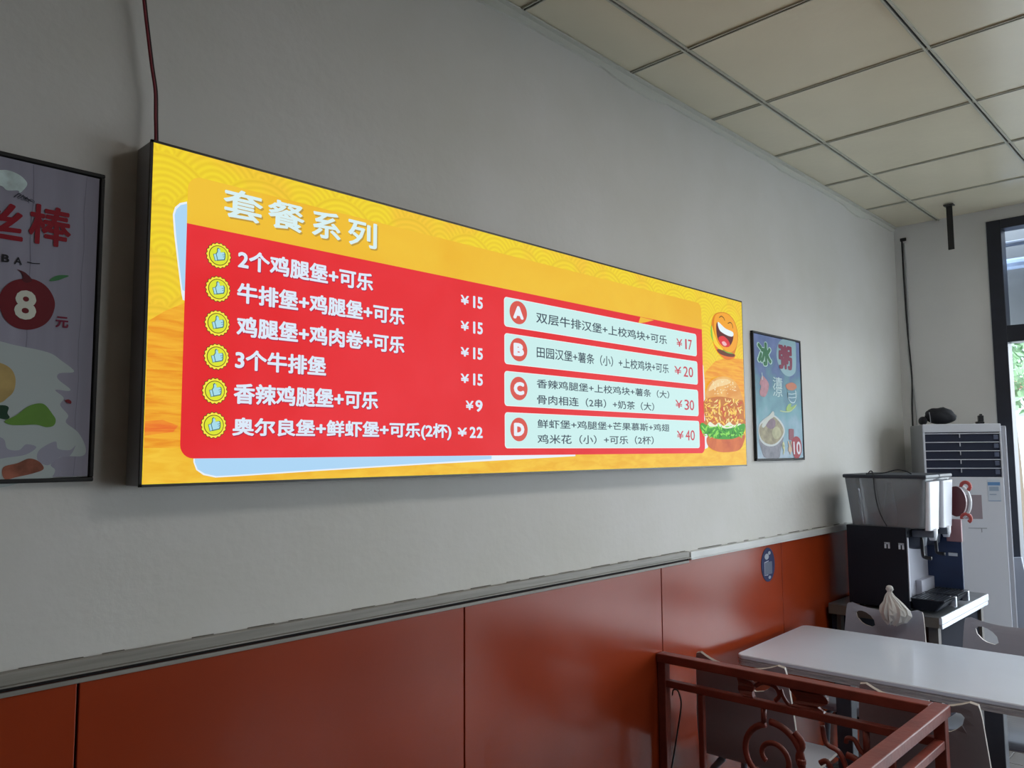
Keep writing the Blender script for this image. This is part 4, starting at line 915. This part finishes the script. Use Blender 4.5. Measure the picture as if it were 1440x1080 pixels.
LEGM = mat('chair_leg_paint', (120, 126, 138), .4)
LEGD = mat('chair_frame_dark', (40, 42, 50), .4)
def make_chair(label, loc_, rz_):
    c = empty('cafe_chair', loc_, rz_, label, 'chair', None)
    sh = link('shell', chair_shell(), [SHELL, SHELLE, SEAT_LIT], c, False)
    for sy in (-1, 1):
        for (xa, xb) in ((.31, .34), (.08, .02)):
            bm = BM(); tube(bm, [(xa, sy*.12, .438), (xa+(xb-xa)*.3, sy*.15, .40), (xb, sy*.175, .0)], .0125, 10); link('leg', bm, LEGM, c, True)
    bm = BM(); tube(bm, [(.10, -.13, .432), (.31, -.13, .438)], .010, 8); tube(bm, [(.10, .13, .432), (.31, .13, .438)], .010, 8); tube(bm, [(.31, -.13, .438), (.31, .13, .438)], .010, 8); link('seat_frame', bm, LEGD, c)
    return c
def copy_chair(src, label, loc_, rz_):
    r = src.copy(); COL.objects.link(r); r.location = loc_; r.rotation_euler = (0, 0, rz_); r['label'] = label
    for ch in list(src.children):
        d = ch.copy(); COL.objects.link(d); d.parent = r
    return r
G = 'cafe chairs around the dining table'
c0 = make_chair('grey bentwood chair in the corner between railing and orange wall', (2.572, -.268, 0), math.radians(3))
c0['group'] = G
copy_chair(c0, 'grey bentwood chair behind the outer corner of the railing', (2.58, -.840, 0), math.radians(2))
cc = copy_chair(c0, 'grey bentwood chair by the wall with a white plastic bag on its back', (3.822, -.315, 0), math.radians(182))
cd_ = copy_chair(c0, 'grey bentwood chair beyond the table, nearest the shop window', (3.822, -.815, 0), math.radians(182))
# mirror the far chairs' grip hole to the viewer's left
# white plastic bag hung over the chair back
wb = empty('plastic_bag', (3.795, -.360, .793), 0, 'knotted white plastic bag on the back of the far chair', 'bag')
bm = BM(); n = 26; prof = [(.013, .135), (.017, .126), (.010, .114), (.020, .098), (.040, .07), (.062, .042), (.066, .02), (.050, -.01), (.020, -.03)]
rings = []
for i, (r, z) in enumerate(prof):
    rings.append([bm.verts.new((r*.42*math.cos(2*PI*k/n)*(1+.3*math.sin(k*2.4+.5*i)+.1*(-1)**k)-.008, r*1.0*math.sin(2*PI*k/n)*(1+.09*math.sin(k*1.7))-.3*r*(i > 3), z+.007*math.sin(k*1.9+i)*(i > 4)-.25*r*math.sin(2*PI*k/n)*0)) for k in range(n)])
for a_, b_ in zip(rings, rings[1:]):
    for k in range(n): bm.faces.new((a_[k], a_[(k+1) % n], b_[(k+1) % n], b_[k]))
bm.faces.new(rings[0][::-1]); bm.faces.new(rings[-1])
link('bag_film', fix(bm), mat('white_film', (206, 206, 204), .4), wb, False)
bm = BM(); bmesh.ops.create_uvsphere(bm, u_segments=14, v_segments=9, radius=.014)
for v in bm.verts: v.co = Vector((v.co.x*.7-.008, v.co.y*1.1, v.co.z*.8+.132))*1
link('knot', bm, mat('white_film', (206, 206, 204), .4), wb, True)

# ------------------------------------------------------------------ red-brown iron railing round the stair corner
RUST = mat('railing_paint', (122, 56, 46), .42, noise_amt=.22, nscale=14, bump=.3, bscale=60)
RX, RY, RZ = 2.485, -.925, .826
rl = empty('iron_railing', (RX, RY, 0), 0, 'red brown wrought iron railing with scrollwork beside the table', 'railing')
def RR(p): return Vector((p[0]-RX, p[1]-RY, p[2]))
def rbox(name, x0, x1, y0, y1, z0, z1, bev=.003): return box(name, RUST, rl, x0-RX, x1-RX, y0-RY, y1-RY, z0, z1, bev)
rbox('top_rail', RX-.022, RX+.022, RY+.022, -.012, RZ-.03, RZ)
rbox('top_rail', .75, RX+.022, RY-.022, RY+.022, RZ-.03, RZ+.001)
rbox('mid_rail', RX-.013, RX+.013, RY+.015, -.012, RZ-.115, RZ-.09)
rbox('mid_rail', .75, RX-.015, RY-.013, RY+.013, RZ-.115, RZ-.09)
rbox('bottom_rail', RX-.013, RX+.013, RY+.015, -.012, .08, .105)
rbox('bottom_rail', .75, RX-.015, RY-.013, RY+.013, .08, .105)
rbox('post', RX-.016, RX+.016, RY-.016, RY+.016, 0, RZ-.03)
rbox('post', RX-.016, RX+.016, -.044, -.012, 0, RZ-.03)
rbox('post', .75, .782, RY-.016, RY+.016, 0, RZ-.03)
rbox('bar', RX-.009, RX+.009, -.186, -.166, .105, RZ-.115)
rbox('bar', RX-.009, RX+.009, -.80, -.782, .105, RZ-.115)
for k in range(9): rbox('bar', .95+k*.16, .968+k*.16, RY-.009, RY+.009, .105, RZ-.115)
def on_rail(pts): # pixel-free: (y, z) pairs in metres on the railing plane
    return [RR((RX, y, z)) for y, z in pts]
def scroll(cy, cz, r0, r1, a0, turns, n=44, e=1.0):
    return [(cy+(r0+(r1-r0)*k/n)*math.cos(a0+turns*2*PI*k/n), cz+e*(r0+(r1-r0)*k/n)*math.sin(a0+turns*2*PI*k/n)) for k in range(n+1)]
def iron(name, pts, r=.0085, r2=None):
    bm = BM(); tube(bm, on_rail(pts), r, 8, r_end=r2, flat=1.2); return link(name, bm, RUST, rl, True)
def scrolls(dy, flip=1):
    Y = lambda y: dy+flip*y
    iron('stem', [(Y(0), RZ-.115), (Y(0), RZ-.16)], .009)
    iron('scroll', [(Y(a), b) for a, b in scroll(-.02, RZ-.26, .105, .098, PI*.5, .62)]+[], .010, .008)
    iron('scroll', [(Y(a), b) for a, b in scroll(-.02, RZ-.265, .100, .022, PI*.45, -1.35, e=1.0)], .009, .007)
    iron('scroll', [(Y(a), b) for a, b in [(p.x, p.y) for p in spline([(-.10, RZ-.17, 0), (-.125, RZ-.20, 0), (-.11, RZ-.25, 0), (-.14, RZ-.30, 0), (-.19, RZ-.31, 0), (-.215, RZ-.27, 0), (-.20, RZ-.235, 0), (-.178, RZ-.245, 0)], 6)]], .009, .007)
    iron('scroll', [(Y(p.x), p.y) for p in spline([(-.14, RZ-.30, 0), (-.16, RZ-.35, 0), (-.22, RZ-.38, 0), (-.25, RZ-.34, 0), (-.26, RZ-.26, 0), (-.24, RZ-.2, 0), (-.20, RZ-.18, 0), (-.19, RZ-.13, 0)], 6)], .009, .007)
    for a, b in ((-.12, RZ-.255), (-.16, RZ-.31)):
        bm = BM(); p = RR((RX, Y(a), b)); lathe(bm, [(.006, -.012), (.014, -.006), (.014, .006), (.006, .012)], 12, tuple(p)); link('collar', bm, RUST, rl)
scrolls(-.40)
iron('stem', [(-.72, RZ-.115), (-.72, RZ-.19)], .010)
iron('scroll', [(p.x, p.y) for p in spline([(-.66, RZ-.165, 0), (-.665, RZ-.15, 0), (-.685, RZ-.15, 0), (-.70, RZ-.175, 0), (-.72, RZ-.19, 0), (-.75, RZ-.2, 0), (-.765, RZ-.17, 0), (-.75, RZ-.15, 0)], 5)], .007)
iron('scroll', scroll(-.66, RZ-.31, .11, .02, PI*.5, 1.4), .009, .007)
# leaf casting between the two top rails
def leaf(pts, th=.008):
    bm = BM(); q = spline([(a, b, 0) for a, b in pts], 3, True); n = len(q)
    f1 = [bm.verts.new(RR((RX-th*(1+.6*math.sin(k*1.3)), p.x, p.y))) for k, p in enumerate(q)]; f2 = [bm.verts.new(RR((RX+th, p.x, p.y))) for p in q]
    for t in tessellate_polygon([[Vector((p.x, p.y, 0)) for p in q]]):
        bm.faces.new([f1[i] for i in t]); bm.faces.new([f2[i] for i in reversed(t)])
    for k in range(n): bm.faces.new((f1[k], f1[(k+1) % n], f2[(k+1) % n], f2[k]))
    link('leaf_casting', fix(bm), RUST, rl)
leaf([(-.31, RZ-.03), (-.34, RZ-.035), (-.375, RZ-.045), (-.365, RZ-.07), (-.37, RZ-.09), (-.34, RZ-.09), (-.315, RZ-.075), (-.32, RZ-.055)])
leaf([(-.49, RZ-.03), (-.53, RZ-.03), (-.60, RZ-.035), (-.61, RZ-.06), (-.58, RZ-.075), (-.60, RZ-.09), (-.55, RZ-.092), (-.50, RZ-.085), (-.515, RZ-.06)])
iron('scroll', [(p.x, p.y) for p in spline([(-.375, RZ-.05, 0), (-.40, RZ-.035, 0), (-.44, RZ-.04, 0), (-.455, RZ-.065, 0), (-.44, RZ-.085, 0)], 5)], .006)
iron('scroll', [(p.x, p.y) for p in spline([(-.46, RZ-.045, 0), (-.47, RZ-.07, 0), (-.49, RZ-.09, 0), (-.52, RZ-.08, 0)], 5)], .006)
for ch in rl.children:            # the wall run stands slightly askew
    for v in ch.data.vertices:
        if v.co.y > .03: v.co.x -= .041*v.co.y
# thin bent wire hanging by the wall post
wr = empty('bent_wire', (RX-.10, -.13, .60), 0, 'thin dark bent wire hooked near the wall post of the railing', 'wire')
bm = BM(); tube(bm, spline([(.02, .04, .10), (.02, .036, .118), (.02, .022, .122), (.015, .008, .11), (.01, .0, .07), (0, .02, -.06), (-.01, .04, -.18), (-.01, .06, -.30)], 6), .0028, 6); link('wire', bm, mat('black_metal', (26, 27, 30), .5), wr, True)

# pale board leaning beside the door jamb
pb = empty('leaning_board', (5.12, -.60, .0), 0, 'narrow pale board leaning beside the window jamb', 'board')
bm = BM(); v = bx(bm, -.012, .012, -.045, .045, 0, .95, .003); bmesh.ops.rotate(bm, verts=bm.verts, cent=(0, 0, 0), matrix=Matrix.Rotation(math.radians(-8), 3, 'X'))
bmesh.ops.translate(bm, verts=bm.verts, vec=(0, -.10, .006)); link('plank', bm, mat('pale_board', (156, 162, 176), .6), pb)
